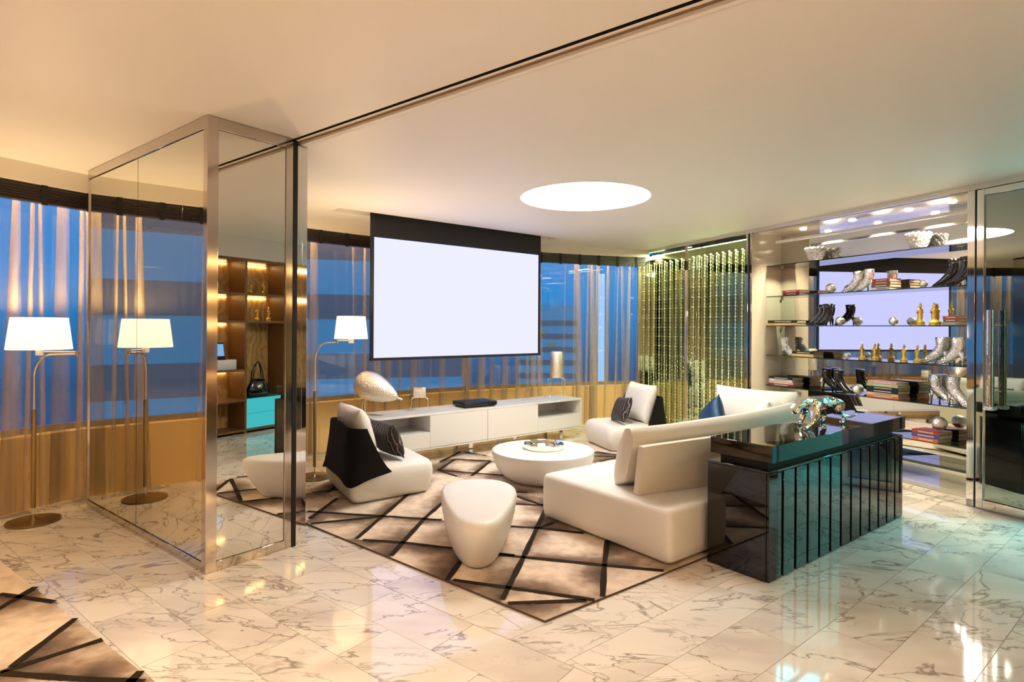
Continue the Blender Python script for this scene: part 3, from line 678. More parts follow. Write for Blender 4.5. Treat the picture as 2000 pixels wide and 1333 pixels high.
# ------------------------------------------------------------------ coffee table and tray
ct = pz(1060.6, 878.4, 0.283)
tb = thing('coffee_table', 'round white bowl-shaped coffee table with pale green glass top', 'table', (ct.x, ct.y, RT))
MB().lathe([(0.001, 0.0), (0.27, 0.0), (0.312, 0.012), (0.375, 0.055), (0.425, 0.115), (0.453, 0.175), (0.465, 0.225), (0.468, 0.255), (0.464, 0.27), (0.452, 0.272), (0.448, 0.262), (0.001, 0.262)], 64).build('body', M_WHITE, tb, True, 50)
MB().lathe([(0.001, 0.2625), (0.447, 0.2625), (0.447, 0.271), (0.001, 0.271)], 64).build('glass_top', M_TABLETOP, tb, True, 50)
tp = pz(1062, 873, 0.30)
ty = MB().lathe([(0.135, 0.0), (0.182, 0.0), (0.186, 0.01), (0.186, 0.045), (0.180, 0.05), (0.172, 0.045), (0.160, 0.012), (0.140, 0.008)], 48)
ty = ty.build('ring_tray', M_CHROME, None, True, 40); ty.location = (tp.x, tp.y, RT + 0.2715); tag(ty, 'shiny chrome ring tray on the round coffee table', 'tray')

# ------------------------------------------------------------------ soft blocks
def soft_block(name, mat, parent, prof, poly_fn, n=48):
    """prof: list of (z, inset); poly_fn(inset) -> ring of n points"""
    m = MB(); rings = [[Vector((p[0], p[1], z)) for p in poly_fn(ins)] for z, ins in prof]
    m.loft(rings, True, True)
    return m.build(name, mat, parent, True, 60)
def rpoly(corners, rad, inset=0.0, k=6):
    """rounded polygon from (x, y) corners (counter-clockwise)"""
    n = len(corners); out = []
    cx = sum(c[0] for c in corners) / n; cy = sum(c[1] for c in corners) / n
    cs_ = []
    for i in range(n):           # inset each edge
        a = Vector(corners[i - 1]); b = Vector(corners[i]); c = Vector(corners[(i + 1) % n])
        d1_ = (b - a).normalized(); d2_ = (c - b).normalized()
        n1 = Vector((-d1_.y, d1_.x)); n2 = Vector((-d2_.y, d2_.x))
        bis = (n1 + n2); bis /= max(0.3, bis.dot(n1)); cs_.append(b + bis * inset)
    rr = max(0.01, rad - inset * 0.6)
    for i in range(n):
        a, b, c = cs_[i - 1], cs_[i], cs_[(i + 1) % n]
        p1 = b + (a - b).normalized() * rr; p2 = b + (c - b).normalized() * rr
        for q in range(k + 1):
            t = q / k; out.append(p1 * (1 - t) ** 2 + b * 2 * t * (1 - t) + p2 * t ** 2)
    return out
def cushion(name, mat, parent, w, h, th, M, nx=18, ny=14, puff=0.55, pinch=0.06):
    m = MB(); fr, bk = [], []
    for j in range(ny + 1):
        v = -1 + 2 * j / ny; rf, rb_ = [], []
        for i in range(nx + 1):
            u = -1 + 2 * i / nx
            prof = max(0.0, (1 - abs(u) ** 3.2)) ** puff * max(0.0, (1 - abs(v) ** 3.2)) ** puff
            x = u * w / 2 * (1 - pinch * (1 - abs(v) ** 2) * abs(u)); z = v * h / 2 * (1 - pinch * (1 - abs(u) ** 2) * abs(v))
            edge = (i in (0, nx)) or (j in (0, ny))
            vf = m.bm.verts.new(M @ Vector((x, -th / 2 * prof, z))); rf.append(vf)
            rb_.append(vf if edge else m.bm.verts.new(M @ Vector((x, th / 2 * prof, z))))
        fr.append(rf); bk.append(rb_)
    for g in (fr, bk):
        for j in range(ny):
            for i in range(nx):
                vs = []
                for v_ in (g[j][i], g[j][i + 1], g[j + 1][i + 1], g[j + 1][i]):
                    if v_ not in vs: vs.append(v_)
                if len(vs) > 2: m.face(vs)
    return m.build(name, mat, parent, True)
def TRS(loc, rz=0, rx=0, ry=0): return Matrix.Translation(loc) @ Matrix.Rotation(rz, 4, 'Z') @ Matrix.Rotation(ry, 4, 'Y') @ Matrix.Rotation(rx, 4, 'X')

# pouf
pc = [(-0.485, 3.961), (-0.37, 4.15), (-0.10, 4.17), (0.05, 3.95), (-0.01, 3.52), (-0.09, 3.20), (-0.26, 3.20), (-0.38, 3.50)]
px_, py_ = -0.22, 3.75
po = thing('pouf', 'white leather pouf with rounded triangular top on the rug', 'pouf', (px_, py_, RT))
def chaikin(p, n=3):
    for _ in range(n):
        q = []
        for i in range(len(p)):
            a, b = p[i], p[(i + 1) % len(p)]
            q += [(a[0] * 0.75 + b[0] * 0.25, a[1] * 0.75 + b[1] * 0.25), (a[0] * 0.25 + b[0] * 0.75, a[1] * 0.25 + b[1] * 0.75)]
        p = q
    return p
pbase = chaikin([((a[0] - px_) * 1.04, (a[1] - py_) * 1.04) for a in pc][::-1])
def pf(ins):
    sh, sc = ins
    return [((x + 0.02) * sc - 0.02, (y + 0.10) * sc - 0.10 + sh) for x, y in pbase]
soft_block('body', M_LEATHER, po, [(0.0, (0.045, 0.72)), (0.012, (0.045, 0.77)), (0.05, (0.04, 0.83)), (0.12, (0.025, 0.90)), (0.19, (0.01, 0.96)), (0.245, (0, 0.99)), (0.275, (0, 1.0)), (0.295, (0, 0.98)), (0.306, (0, 0.94)), (0.310, (0, 0.88)), (0.312, (0, 0.6)), (0.312, (0, 0.05))], pf)

# ------------------------------------------------------------------ lounge chairs
def make_chair(label):
    t = thing('lounge_chair', label, 'chair', (0, 0, RT), 0, 'low lounge chairs')
    def sp_(ins): return rpoly([(0.0, -0.41), (0.74, -0.345), (0.74, 0.345), (0.0, 0.41)], 0.085, ins, 6)
    soft_block('seat', M_LEATHER, t, [(0.0, 0.07), (0.01, 0.045), (0.05, 0.02), (0.12, 0.004), (0.19, 0.0), (0.235, 0.008), (0.265, 0.03), (0.282, 0.065), (0.288, 0.11), (0.29, 0.2)], sp_)
    # shell wraps the back
    N = 28; m = MB()
    def path(s, top):
        # s in -1..1 : from right front end around the back to the left front end
        if top: cor, fx, wy, rad = 0.02, 0.15, 0.36, 0.12
        else: cor, fx, wy, rad = -0.03, 0.33, 0.44, 0.13
        pts = [(fx, -wy), (cor, -wy), (cor, wy), (fx, wy)]
        P_ = [Vector(p) for p in pts]
        a = abs(s); sg = 1 if s > 0 else -1
        Lb = wy; Ls = fx - cor; tot = Lb + Ls; d = a * tot
        if d < Lb - rad: q = Vector((cor, d))
        elif d < Lb + rad:
            tt = (d - (Lb - rad)) / (2 * rad); p1 = Vector((cor, wy - rad)); p2 = Vector((cor, wy)); p3 = Vector((cor + rad, wy)); q = p1 * (1 - tt) ** 2 + p2 * 2 * tt * (1 - tt) + p3 * tt ** 2
        else: q = Vector((cor + (d - Lb), wy))
        return Vector((q.x, q.y * sg))
    rows = []
    K_ = 8
    for th_i in (0, 1):
        rr_ = []
        for k in range(K_ + 1):
            f = k / K_; row = []
            for i in range(N + 1):
                s = -1 + 2 * i / N
                pb, pt = path(s, False), path(s, True)
                bow = f ** 0.75
                q = pb * (1 - bow) + pt * bow
                zb = 0.19 - 0.05 * math.exp(-((abs(s) - 0.56) / 0.16) ** 2) + 0.05 * abs(s) ** 4; ztp = 0.60 - 0.02 * abs(s)
                inward = Vector((0.30 - q.x, -q.y)); inward.normalize()
                if th_i: q = q + inward * 0.016
                row.append(Vector((q.x, q.y, zb + (ztp - zb) * f)))
            rr_.append(row)
        rows.append(rr_)
    vo = [m.verts(r_) for r_ in rows[0]]; vi = [m.verts(r_) for r_ in rows[1]]
    for k in range(K_):
        for i in range(N):
            m.face([vo[k][i], vo[k][i + 1], vo[k + 1][i + 1], vo[k + 1][i]]); m.face([vi[k][i], vi[k + 1][i], vi[k + 1][i + 1], vi[k][i + 1]])
    for i in range(N):
        m.face([vo[0][i], vi[0][i], vi[0][i + 1], vo[0][i + 1]]); m.face([vo[K_][i], vo[K_][i + 1], vi[K_][i + 1], vi[K_][i]])
    for k in range(K_):
        m.face([vo[k][0], vo[k + 1][0], vi[k + 1][0], vi[k][0]]); m.face([vo[k][N], vi[k][N], vi[k + 1][N], vo[k + 1][N]])
    m.build('back_shell', M_BLACKFAB, t, True, 50)
    cushion('back_cushion', M_CUSH, t, 0.60, 0.46, 0.20, TRS((0.17, 0, 0.505), R(-90), R(16)), puff=0.5)
    return t
ch1 = make_chair('low white lounge chair with black wraparound back, left of the coffee table')
cN = pz(688, 993); ax1 = R(31)
e1 = Vector((math.cos(ax1), math.sin(ax1), 0)); s1 = Vector((-e1.y, e1.x, 0))
ch1.location = cN + s1 * 0.385 - e1 * 0.03 + Vector((0, 0, RT)); ch1.rotation_euler = (0, 0, ax1)
fN = (pz(1192, 885) + pz(1148, 866)) / 2; ax2 = R(198)
e2 = Vector((math.cos(ax2), math.sin(ax2), 0))
ch2 = dup(ch1, fN - e2 * 0.70 + Vector((0, 0, RT)), ax2, 'low white lounge chair with black back beside the bead panels')
def pillow(label, mat, loc, rz, rx, w=0.42, h=0.30, th=0.13, ry=0):
    o = cushion('throw_pillow', mat, None, w, h, th, Matrix.Identity(4), 16, 12, 0.55)
    o.location = loc; o.rotation_euler = (rx, ry, rz); return tag(o, label, 'pillow')
pillow('dark throw pillow with pale stitching on the left lounge chair', M_DARKPIL, ch1.location + e1 * 0.40 - s1 * 0.10 + Vector((0, 0, 0.445)), ax1 - R(90) + R(8), R(20), 0.44, 0.30, 0.14)
s2 = Vector((-e2.y, e2.x, 0))
pillow('dark throw pillow with pale stitching on the chair near the bead panels', M_DARKPIL, ch2.location + e2 * 0.47 + s2 * 0.12 + Vector((0, 0, 0.445)), ax2 - R(90) - R(8), R(22), 0.42, 0.30, 0.13, R(6))

# ------------------------------------------------------------------ sideboard
S0 = pz(1501.2, 1141.6); S1 = pz(1762.3, 1009.3); SX = (S1 - S0).normalized(); SY = Vector((-SX.y, SX.x, 0)); SBL = (S1 - S0).length
sba = math.atan2(SX.y, SX.x)
sb = thing('sideboard', 'glossy black lacquer sideboard with ribbed front behind the sofa', 'sideboard', (S0.x, S0.y, 0), sba)
B('body', M_LACQ, 0.0, SBL, 0.018, 0.386, 0.0, 0.60, sb, 0.002)
B('body_top', M_LACQ, -0.002, SBL + 0.002, 0.0, 0.388, 0.6005, 0.614, sb, 0.002)
B('recessed_neck', M_BLACK, 0.05, SBL - 0.10, 0.035, 0.33, 0.6145, 0.6545, sb)
B('top_slab', M_LACQ, 0.028, SBL + 0.042, -0.002, 0.386, 0.655, 0.750, sb, 0.002)
gro = [0.0, 0.147, 0.307, 0.471, 0.623, 0.761, 0.905, 1.057, 1.212, 1.388, 1.533, 1.668, 1.809, SBL]
gro = [SBL * k / 13 for k in range(14)]
B('groove_backing', M_BLACK, 0.01, SBL - 0.01, 0.0155, 0.0178, 0.004, 0.598, sb)
for k in range(13): B('front_slat', M_LACQ, gro[k] + (0.013 if k else 0.0), gro[k + 1] - (0.013 if k < 12 else 0), 0.0, 0.0150, 0.004, 0.598, sb, 0.002)

# chrome big cat on the sideboard
def skin_mesh(name, verts, edges, radii, mat, parent, sub=1, dec=None):
    me = bpy.data.meshes.new(name); me.from_pydata(verts, edges, []); ob = bpy.data.objects.new(name, me); COL.objects.link(ob)
    sk = ob.modifiers.new('skin', 'SKIN'); sk.use_smooth_shade = False; sk.branch_smoothing = 0.4
    for i, r_ in enumerate(radii): me.skin_vertices[0].data[i].radius = r_ if isinstance(r_, tuple) else (r_, r_)
    me.skin_vertices[0].data[0].use_root = True
    ss = ob.modifiers.new('sub', 'SUBSURF'); ss.levels = sub; ss.render_levels = sub
    dg = bpy.context.evaluated_depsgraph_get(); ev = ob.evaluated_get(dg); me2 = bpy.data.meshes.new_from_object(ev)
    ob.modifiers.clear(); ob.data = me2; me2.name = name; me2.materials.clear(); me2.materials.append(mat); ob.parent = parent
    return ob
catp = S0 + SX * 1.0 + SY * 0.19
cat = thing('panther_figurine', 'faceted mirrored silver panther sculpture prowling on the black sideboard', 'figurine', (catp.x, catp.y, 0.757), sba + R(180) - R(6))
# local +x = heading (towards the near left end), z up
V = [(-0.16, 0, 0.150), (-0.08, 0, 0.158), (0.0, 0, 0.148), (0.09, 0, 0.150), (0.155, 0, 0.165), (0.20, 0, 0.150), (0.245, 0, 0.125), (0.285, 0, 0.108), (0.305, 0, 0.100),
     (-0.17, 0.05, 0.125), (-0.145, 0.058, 0.080), (-0.205, 0.058, 0.045), (-0.190, 0.058, 0.008), (-0.150, 0.058, 0.006),
     (-0.15, -0.05, 0.125), (-0.115, -0.058, 0.080), (-0.165, -0.058, 0.045), (-0.150, -0.058, 0.008), (-0.110, -0.058, 0.006),
     (0.13, 0.045, 0.120), (0.15, 0.058, 0.070), (0.185, 0.060, 0.030), (0.235, 0.060, 0.008), (0.270, 0.060, 0.006),
     (0.11, -0.045, 0.120), (0.085, -0.058, 0.070), (0.11, -0.060, 0.030), (0.115, -0.060, 0.008), (0.150, -0.060, 0.006),
     (-0.20, 0, 0.135), (-0.245, 0.01, 0.085), (-0.27, 0.02, 0.040), (-0.31, 0.04, 0.030), (-0.35, 0.06, 0.045),
     (0.245, 0.030, 0.160), (0.240, -0.030, 0.160)]
Eg = [(0, 1), (1, 2), (2, 3), (3, 4), (4, 5), (5, 6), (6, 7), (7, 8), (0, 9), (9, 10), (10, 11), (11, 12), (12, 13), (0, 14), (14, 15), (15, 16), (16, 17), (17, 18), (3, 19), (19, 20), (20, 21), (21, 22), (22, 23), (3, 24), (24, 25), (25, 26), (26, 27), (27, 28), (0, 29), (29, 30), (30, 31), (31, 32), (32, 33), (6, 34), (6, 35)]
Rd = [0.050, 0.052, 0.050, 0.055, 0.046, 0.040, 0.042, 0.030, 0.020] + [0.042, 0.026, 0.016, 0.013, 0.012] * 2 + [0.036, 0.024, 0.017, 0.014, 0.013] * 2 + [0.016, 0.012, 0.010, 0.009, 0.006] + [0.011, 0.011]
skin_mesh('body', V, Eg, Rd, M_FACET, cat, 1)

# ------------------------------------------------------------------ sofa
BS = pz(1308, 1117)
sf = thing('sofa', 'white leather chaise sofa with curved back against the black sideboard', 'sofa', (BS.x, BS.y, 0), sba)
SLN, SDP = 2.28, 1.14
B('plinth', M_BLACK, 0.06, SLN - 0.06, 0.06, SDP - 0.06, RT, 0.04, sf)
def sofa_seat(ins): return rpoly([(0.0, 0.0), (SLN, 0.0), (SLN, SDP), (0.0, SDP)], 0.05, ins, 5)
soft_block('seat', M_LEATHER, sf, [(0.030, 0.02), (0.045, 0.006), (0.10, 0.0), (0.26, 0.0), (0.31, 0.004), (0.33, 0.016), (0.338, 0.034), (0.34, 0.10)], sofa_seat)
def curve_slab(name, mat, pts, th, z0, z1fn, lean, n=40, puff=0.0, nz=8):
    P_ = [Vector(p) for p in pts]
    # Catmull-Rom through the points
    def cr(t):
        k = min(int(t), len(P_) - 2); f = t - k
        p0, p1, p2, p3 = P_[max(k - 1, 0)], P_[k], P_[k + 1], P_[min(k + 2, len(P_) - 1)]
        return 0.5 * ((2 * p1) + (p2 - p0) * f + (2 * p0 - 5 * p1 + 4 * p2 - p3) * f * f + (3 * p1 - p0 - 3 * p2 + p3) * f ** 3)
    m = MB(); rings = []
    for i in range(n + 1):
        t = (len(P_) - 1) * i / n; c = cr(t); c2 = cr(min(t + 0.01, len(P_) - 1)); c1 = cr(max(t - 0.01, 0))
        d = (c2 - c1).normalized(); nn = Vector((-d.y, d.x)); fr = i / n; z1 = z1fn(fr)
        endp = min(1, min(fr, 1 - fr) / 0.03 + 0.35) if puff else 1
        ring = []
        for k in range(nz * 2 + 2):
            if k <= nz: f = k / nz; sd = 1
            else: f = (nz * 2 + 1 - k) / nz; sd = -1
            if puff: wd = th / 2 * (0.25 + 0.75 * max(0, 1 - abs(2 * f - 1) ** 4) ** 0.5) * endp
            else: wd = th / 2
            off = -lean * f
            q = c + nn * (sd * wd + off)
            ring.append(Vector((q.x, q.y, z0 + (z1 - z0) * f)))
        rings.append(ring)
    m.loft(rings, True, True)
    return m.build(name, mat, sf, True, 60)
curve_slab('backrest', M_CUSHS, [(0.12, 0.355), (0.40, 0.29), (0.70, 0.215), (1.2, 0.14), (1.7, 0.11), (2.10, 0.10)], 0.05, 0.342, lambda f: 0.655 + 0.06 * f, 0.05)
curve_slab('back_cushion', M_CUSHS, [(0.20, 0.60), (0.45, 0.50), (0.75, 0.42), (1.2, 0.335), (1.7, 0.30), (2.05, 0.29)], 0.20, 0.342, lambda f: 0.745 + 0.11 * f ** 1.5, 0.15, puff=1.0)
# far end backrest and cushions
o = cushion('end_cushion', M_CUSH, sf, 0.80, 0.56, 0.24, TRS((2.07, 0.68, 0.60), R(90), R(12)), puff=0.45); 
o = cushion('corner_cushion', M_CUSH, sf, 0.50, 0.46, 0.22, TRS((1.86, 0.44, 0.60), R(20), R(14)), puff=0.5)
B('end_backrest', M_CUSHS, SLN - 0.10, SLN - 0.05, 0.16, SDP - 0.06, 0.342, 0.68, sf, 0.02, 3)
bp = BS + SX * 1.83 + SY * 0.93
pillow('dark blue glittering throw pillow leaning on the sofa end cushion', M_SEQUIN, bp + Vector((0, 0, 0.575)), sba + R(70), R(14), 0.36, 0.36, 0.14, R(38))

# ------------------------------------------------------------------ media console
CA = Vector((0.777, 0.629, 0)).normalized(); CN = Vector((-CA.y, CA.x, 0)); CO = Vector((-0.393, 6.4, 0))
ca = math.atan2(CA.y, CA.x)
con = thing('media_console', 'long low white media console on chrome legs under the screen', 'console', (CO.x, CO.y, 0), ca)
X0, X1, ZB_, ZT_, DP = -1.33, 1.656, 0.130, 0.505, 0.45
xa, xb, xc = -0.565, 0.168, 0.906
B('top_board', M_WHITE, X0, X1, 0.0, DP, ZT_ - 0.022, ZT_, con, 0.002)
B('bottom_board', M_WHITE, X0, X1, 0.004, DP, ZB_, ZB_ + 0.02, con, 0.002)
for x in (X0, X1 - 0.02): B('end_panel', M_WHITE, x, x + 0.02, 0.0, DP, ZB_ + 0.0205, ZT_ - 0.0225, con)
for x in (xa - 0.01, xc - 0.01): B('divider', M_WHITE, x, x + 0.02, 0.02, DP - 0.012, ZB_ + 0.0205, ZT_ - 0.0225, con)
B('back_board', M_WHITE, X0 + 0.0205, X1 - 0.0205, DP - 0.011, DP, ZB_ + 0.0205, ZT_ - 0.0225, con)
for a, b in ((X0 + 0.0205, xa - 0.0105), (xc + 0.0105, X1 - 0.0205)):
    B('niche_shelf', M_WHITE, a, b, 0.02, DP - 0.012, 0.292, 0.31, con)
    B('drawer_front', M_WHITE, a, b, 0.0, 0.0195, ZB_ + 0.022, 0.308, con, 0.0015)
for a, b in ((xa - 0.009, xb - 0.002), (xb + 0.002, xc + 0.009)): B('drawer_front', M_WHITE, a, b, 0.0, 0.0195, ZB_ + 0.022, ZT_ - 0.024, con, 0.0015)
for x in (-1.1, -0.03, 0.60, 1.35):
    for y in (0.08, 0.37): B('leg', M_CHROME, x, x + 0.05, y, y + 0.02, 0.0, ZB_ - 0.0005, con)
def cpos(px, y, z=ZT_):                    # a spot on the console top by pixel column and depth
    q = pl(px, 700, CO + CN * y, CN); q.z = z; return q
# silver bird
bq = cpos(730, 0.20); bird = thing('bird_sculpture', 'plump hammered silver bird sculpture on thin legs, at the left end of the console', 'sculpture', (bq.x, bq.y, ZT_), R(-6))
MT = TRS((-0.18 + 0.18, 0, 0.285), 0, 0, R(112))
prof = [(0.002, -0.20), (0.055, -0.192), (0.095, -0.170), (0.125, -0.13), (0.140, -0.08), (0.143, -0.03), (0.135, 0.03), (0.118, 0.09), (0.094, 0.15), (0.066, 0.205), (0.038, 0.245), (0.018, 0.262)]
MB().lathe(prof, 28, MT).build('body', M_HAMMER, bird, True)
MB().lathe([(0.018, 0.260), (0.011, 0.275), (0.008, 0.315), (0.003, 0.322)], 12, MT).build('beak', M_CHROME, bird, True)
for s in (-1, 1):
    MB().tube([(-0.05, s * 0.03, 0.165), (-0.095, s * 0.035, 0.150), (-0.105, s * 0.04, 0.10), (-0.095, s * 0.04, 0.02), (-0.085, s * 0.04, 0.006), (0.02 + 0.05 * s, s * 0.05, 0.005)], 0.005, 8).build('leg', M_NICKEL, bird, True)
# small box creature
bq = cpos(820, 0.22); bx = thing('box_creature_sculpture', 'small silver box sculpture standing on four bent wire legs, middle left of the console', 'sculpture', (bq.x, bq.y, ZT_), ca - R(30))
B('body', M_HAMMER, -0.065, 0.065, -0.05, 0.05, 0.145, 0.245, bx, 0.008, 2)
B('lid', M_CHROME, -0.066, 0.066, -0.051, 0.051, 0.2455, 0.256, bx, 0.003)
for sx_ in (-1, 1):
    for sy_ in (-1, 1):
        MB().tube([(sx_ * 0.055, sy_ * 0.04, 0.15), (sx_ * 0.09, sy_ * 0.045, 0.125), (sx_ * 0.085, sy_ * 0.045, 0.07), (sx_ * 0.105, sy_ * 0.05, 0.004), (sx_ * 0.12, sy_ * 0.06, 0.004)], 0.004, 6).build('leg', M_NICKEL, bx, True)
# tall cylinder creature
bq = cpos(1087, 0.20); cy_ = thing('cylinder_creature_sculpture', 'tall silver cylinder sculpture on thin wire legs at the right end of the console', 'sculpture', (bq.x, bq.y, ZT_), ca - R(20))
MB().lathe([(0.001, 0.26), (0.075, 0.26), (0.082, 0.275), (0.082, 0.575), (0.076, 0.59), (0.001, 0.59)], 24).build('body', M_HAMMER, cy_, True, 40)
for sx_ in (-1, 1):
    for sy_ in (-1, 1):
        MB().tube([(sx_ * 0.05, sy_ * 0.04, 0.262), (sx_ * 0.10, sy_ * 0.045, 0.235), (sx_ * 0.095, sy_ * 0.045, 0.12), (sx_ * 0.115, sy_ * 0.05, 0.005), (sx_ * 0.14, sy_ * 0.07, 0.005)], 0.004, 6).build('leg', M_NICKEL, cy_, True)
# media player
bq = cpos(928, 0.20); mp_ = thing('media_player', 'flat black media player lying on the white console', 'player', (bq.x, bq.y, ZT_), ca - R(4))
B('housing', M_PHONE, -0.215, 0.215, -0.14, 0.14, 0.012, 0.062, mp_, 0.012, 3)
B('front_strip', M_LACQ, -0.20, 0.20, -0.1415, -0.1395, 0.018, 0.036, mp_)
B('foot_plate', M_BLACK, -0.19, 0.19, -0.12, 0.12, 0.0, 0.0118, mp_)

# ------------------------------------------------------------------ floor lamps
M_SHADE_I = {}
def floor_lamp(label, base, bend, shade_off, zarm, r_bot, r_top, h, rz, energy, est):
    t = thing('floor_lamp', label, 'lamp', (base.x, base.y, base.z), rz, 'swing-arm floor lamps')
    MB().lathe([(0.001, 0.0), (0.155, 0.0), (0.160, 0.006), (0.158, 0.014), (0.03, 0.022), (0.018, 0.03), (0.001, 0.03)], 48).build('base', M_BRASS, t, True, 40)
    MB().tube([(0, 0, 0.028), (0, 0, 0.10)], 0.009, 12).build('base_stem', M_CHROME, t, True, 40)
    MB().tube([(0, 0, 0.10), (0, 0, 0.80)], 0.0145, 14).build('lower_pole', M_BRASS, t, True, 40)
    path = [(0, 0, 0.80), (0, 0, zarm - 0.16)]
    for k in range(1, 9):
        a = R(90 * k / 8); path.append((0.12 * (1 - math.cos(a)), 0, zarm - 0.16 + 0.15 * math.sin(a)))
    path.append((bend, 0, zarm - 0.004))
    MB().tube(path, 0.0085, 12).build('upper_pole', M_NICKEL, t, True, 40)
    MB().tube([(bend, 0, zarm - 0.02), (bend, 0, zarm + 0.02)], 0.012, 12).build('swivel_joint', M_NICKEL, t, True, 40)
    so = Vector((shade_off[0], shade_off[1], 0))
    MB().tube([(bend, 0, zarm + 0.012), (so.x, so.y, zarm + 0.012)], 0.0065, 10).build('swing_arm', M_NICKEL, t, True, 40)
    MB().lathe([(0.001, zarm - 0.012), (0.025, zarm - 0.012), (0.025, zarm + 0.035), (0.012, zarm + 0.035), (0.012, zarm + 0.09), (0.001, zarm + 0.09)], 16, Matrix.Translation(so)).build('socket', M_WHITE, t, True, 40)
    key = 'lamp_shade_linen_%s' % est
    if key not in M_SHADE_I:
        m, nt_ = newmat(key); out = nt_.nodes.new('ShaderNodeOutputMaterial'); tl = nt_.nodes.new('ShaderNodeBsdfTranslucent'); tl.inputs[0].default_value = (0.38, 0.31, 0.21, 1)
        df = nt_.nodes.new('ShaderNodeBsdfDiffuse'); df.inputs[0].default_value = (0.30, 0.27, 0.22, 1)
        mx = nt_.nodes.new('ShaderNodeMixShader'); mx.inputs[0].default_value = 0.55; nt_.links.new(tl.outputs[0], mx.inputs[1]); nt_.links.new(df.outputs[0], mx.inputs[2])
        em = nt_.nodes.new('ShaderNodeEmission'); em.inputs[0].default_value = (1.0, 0.90, 0.74, 1); em.inputs[1].default_value = est
        ad = nt_.nodes.new('ShaderNodeAddShader'); nt_.links.new(mx.outputs[0], ad.inputs[0]); nt_.links.new(em.outputs[0], ad.inputs[1]); nt_.links.new(ad.outputs[0], out.inputs[0])
        M_SHADE_I[key] = m
    zs = zarm + 0.03
    MB().lathe([(r_bot, zs), (r_top, zs + h), (r_top - 0.003, zs + h), (r_bot - 0.003, zs)], 48, Matrix.Translation(so), cap=False).build('lamp_shade', M_SHADE_I[key], t, True, 40)
    MB().lathe([(0.026, zs + 0.012), (r_bot - 0.006, zs + 0.012), (r_bot - 0.006, zs + 0.014), (0.026, zs + 0.014)], 40, Matrix.Translation(so), cap=False).build('shade_diffuser', M_SHADE_I[key], t, True, 40)
    MB().ico((so.x, so.y, zs + 0.10), 0.03, 2).build('bulb', emission('bulb_glow', (1, 0.78, 0.46), 8) if 'bulb_glow' not in MATS else MATS['bulb_glow'], t, True)
    ld = bpy.data.lights.new('bulb_light', 'POINT'); ld.energy = energy; ld.color = (1.0, 0.70, 0.38); ld.shadow_soft_size = 0.05
    lo = bpy.data.objects.new('bulb_light', ld); COL.objects.link(lo); lo.parent = t; lo.location = (so.x, so.y, zs + 0.16)
    return t
lb = pz(65, 1020); floor_lamp('bronze swing-arm floor lamp with white shade at the far left by the curtain', lb, 0.29, (0.05, -0.02), 1.195, 0.190, 0.163, 0.225, R(4), L_FLOORLAMP, 0.45)
lb2 = pz(614, 933); floor_lamp('bronze swing-arm floor lamp with white shade in the lounge beside the chrome jamb', lb2, 0.20, (0.325, 0.02), 1.255, 0.152, 0.128, 0.21, R(2), L_FLOORLAMP, 0.5)

# ------------------------------------------------------------------ things on the glass shelves
SHN = ['top', 'second', 'third', 'fourth', 'fifth', 'sixth']
def spos(px, shelf, off=0.335): return wloc(tw(px, off), -off, SHZ[shelf] + 0.0005)
def boot_mesh(sc, shaft):
    m = MB()
    path = [(0.125, 0.012), (0.112, 0.017), (0.085, 0.024), (0.045, 0.045), (0.005, 0.078), (-0.028, 0.112), (-0.040, 0.145), (-0.040, 0.175), (-0.038, shaft)]
    rad = [(0.005, 0.012), (0.012, 0.024), (0.021, 0.034), (0.031, 0.036), (0.040, 0.034), (0.044, 0.036), (0.043, 0.040), (0.044, 0.043), (0.048, 0.046)]
    rings = []
    for i, (x, z) in enumerate(path):
        a = path[max(i - 1, 0)]; b = path[min(i + 1, len(path) - 1)]
        d = Vector((b[0] - a[0], 0, b[1] - a[1])).normalized(); up = Vector((-d.z, 0, d.x)) * -1
        rings.append([(Vector((x, 0, z)) + up * rad[i][0] * math.cos(2 * math.pi * k / 14) + Vector((0, 1, 0)) * rad[i][1] * math.sin(2 * math.pi * k / 14)) * sc for k in range(14)])
    m.loft(rings, True, True)
    return m
def heel_mesh(sc):
    m = MB(); m.tube([Vector((-0.058, 0, 0.10)) * sc, Vector((-0.070, 0, 0.05)) * sc, Vector((-0.072, 0, 0.0)) * sc], [0.022 * sc, 0.010 * sc, 0.006 * sc], 8); return m
def sole_mesh(sc):
    m = MB()
    top = [(0.128, 0.004), (0.10, 0.003), (0.06, 0.010), (0.02, 0.040), (-0.02, 0.075), (-0.055, 0.096)]
    rings = [[Vector((x, -w, z)) * sc, Vector((x, w, z)) * sc, Vector((x, w, z + 0.008)) * sc, Vector((x, -w, z + 0.008)) * sc] for (x, z), w in zip(top, (0.014, 0.03, 0.034, 0.026, 0.024, 0.024))]
    rings = [[Vector((p.x, p.y, max(p.z, 0.0))) for p in r_] for r_ in rings]
    m.loft(rings, True, True); return m
boot_proto = {}
def boot(label, px, shelf, mat, rot, sc=1.0, shaft=0.215, off=0.335, grp=None):
    key = (mat.name, round(sc, 2), round(shaft, 3))
    t = thing('high_heel_boot', label, 'boot', spos(px, shelf, off), WA + R(rot), grp)
    if key not in boot_proto:
        boot_proto[key] = (boot_mesh(sc, shaft).build('upper', mat, t, True), heel_mesh(sc).build('heel', mat, t, True), sole_mesh(sc).build('sole', mat, t))
    else:
        for o in boot_proto[key]:
            c = o.copy(); COL.objects.link(c); c.parent = t
    return t
boot('silver ankle boot with curved toe, left one of the pair on the second shelf', 1668, 1, M_SILVERBOOT, 8, 1.0, 0.21, 0.39, 'silver boots on the second shelf')
boot('silver ankle boot, right one of the pair on the second shelf', 1690, 1, M_SILVERBOOT, -5, 1.0, 0.21, 0.285, 'silver boots on the second shelf')
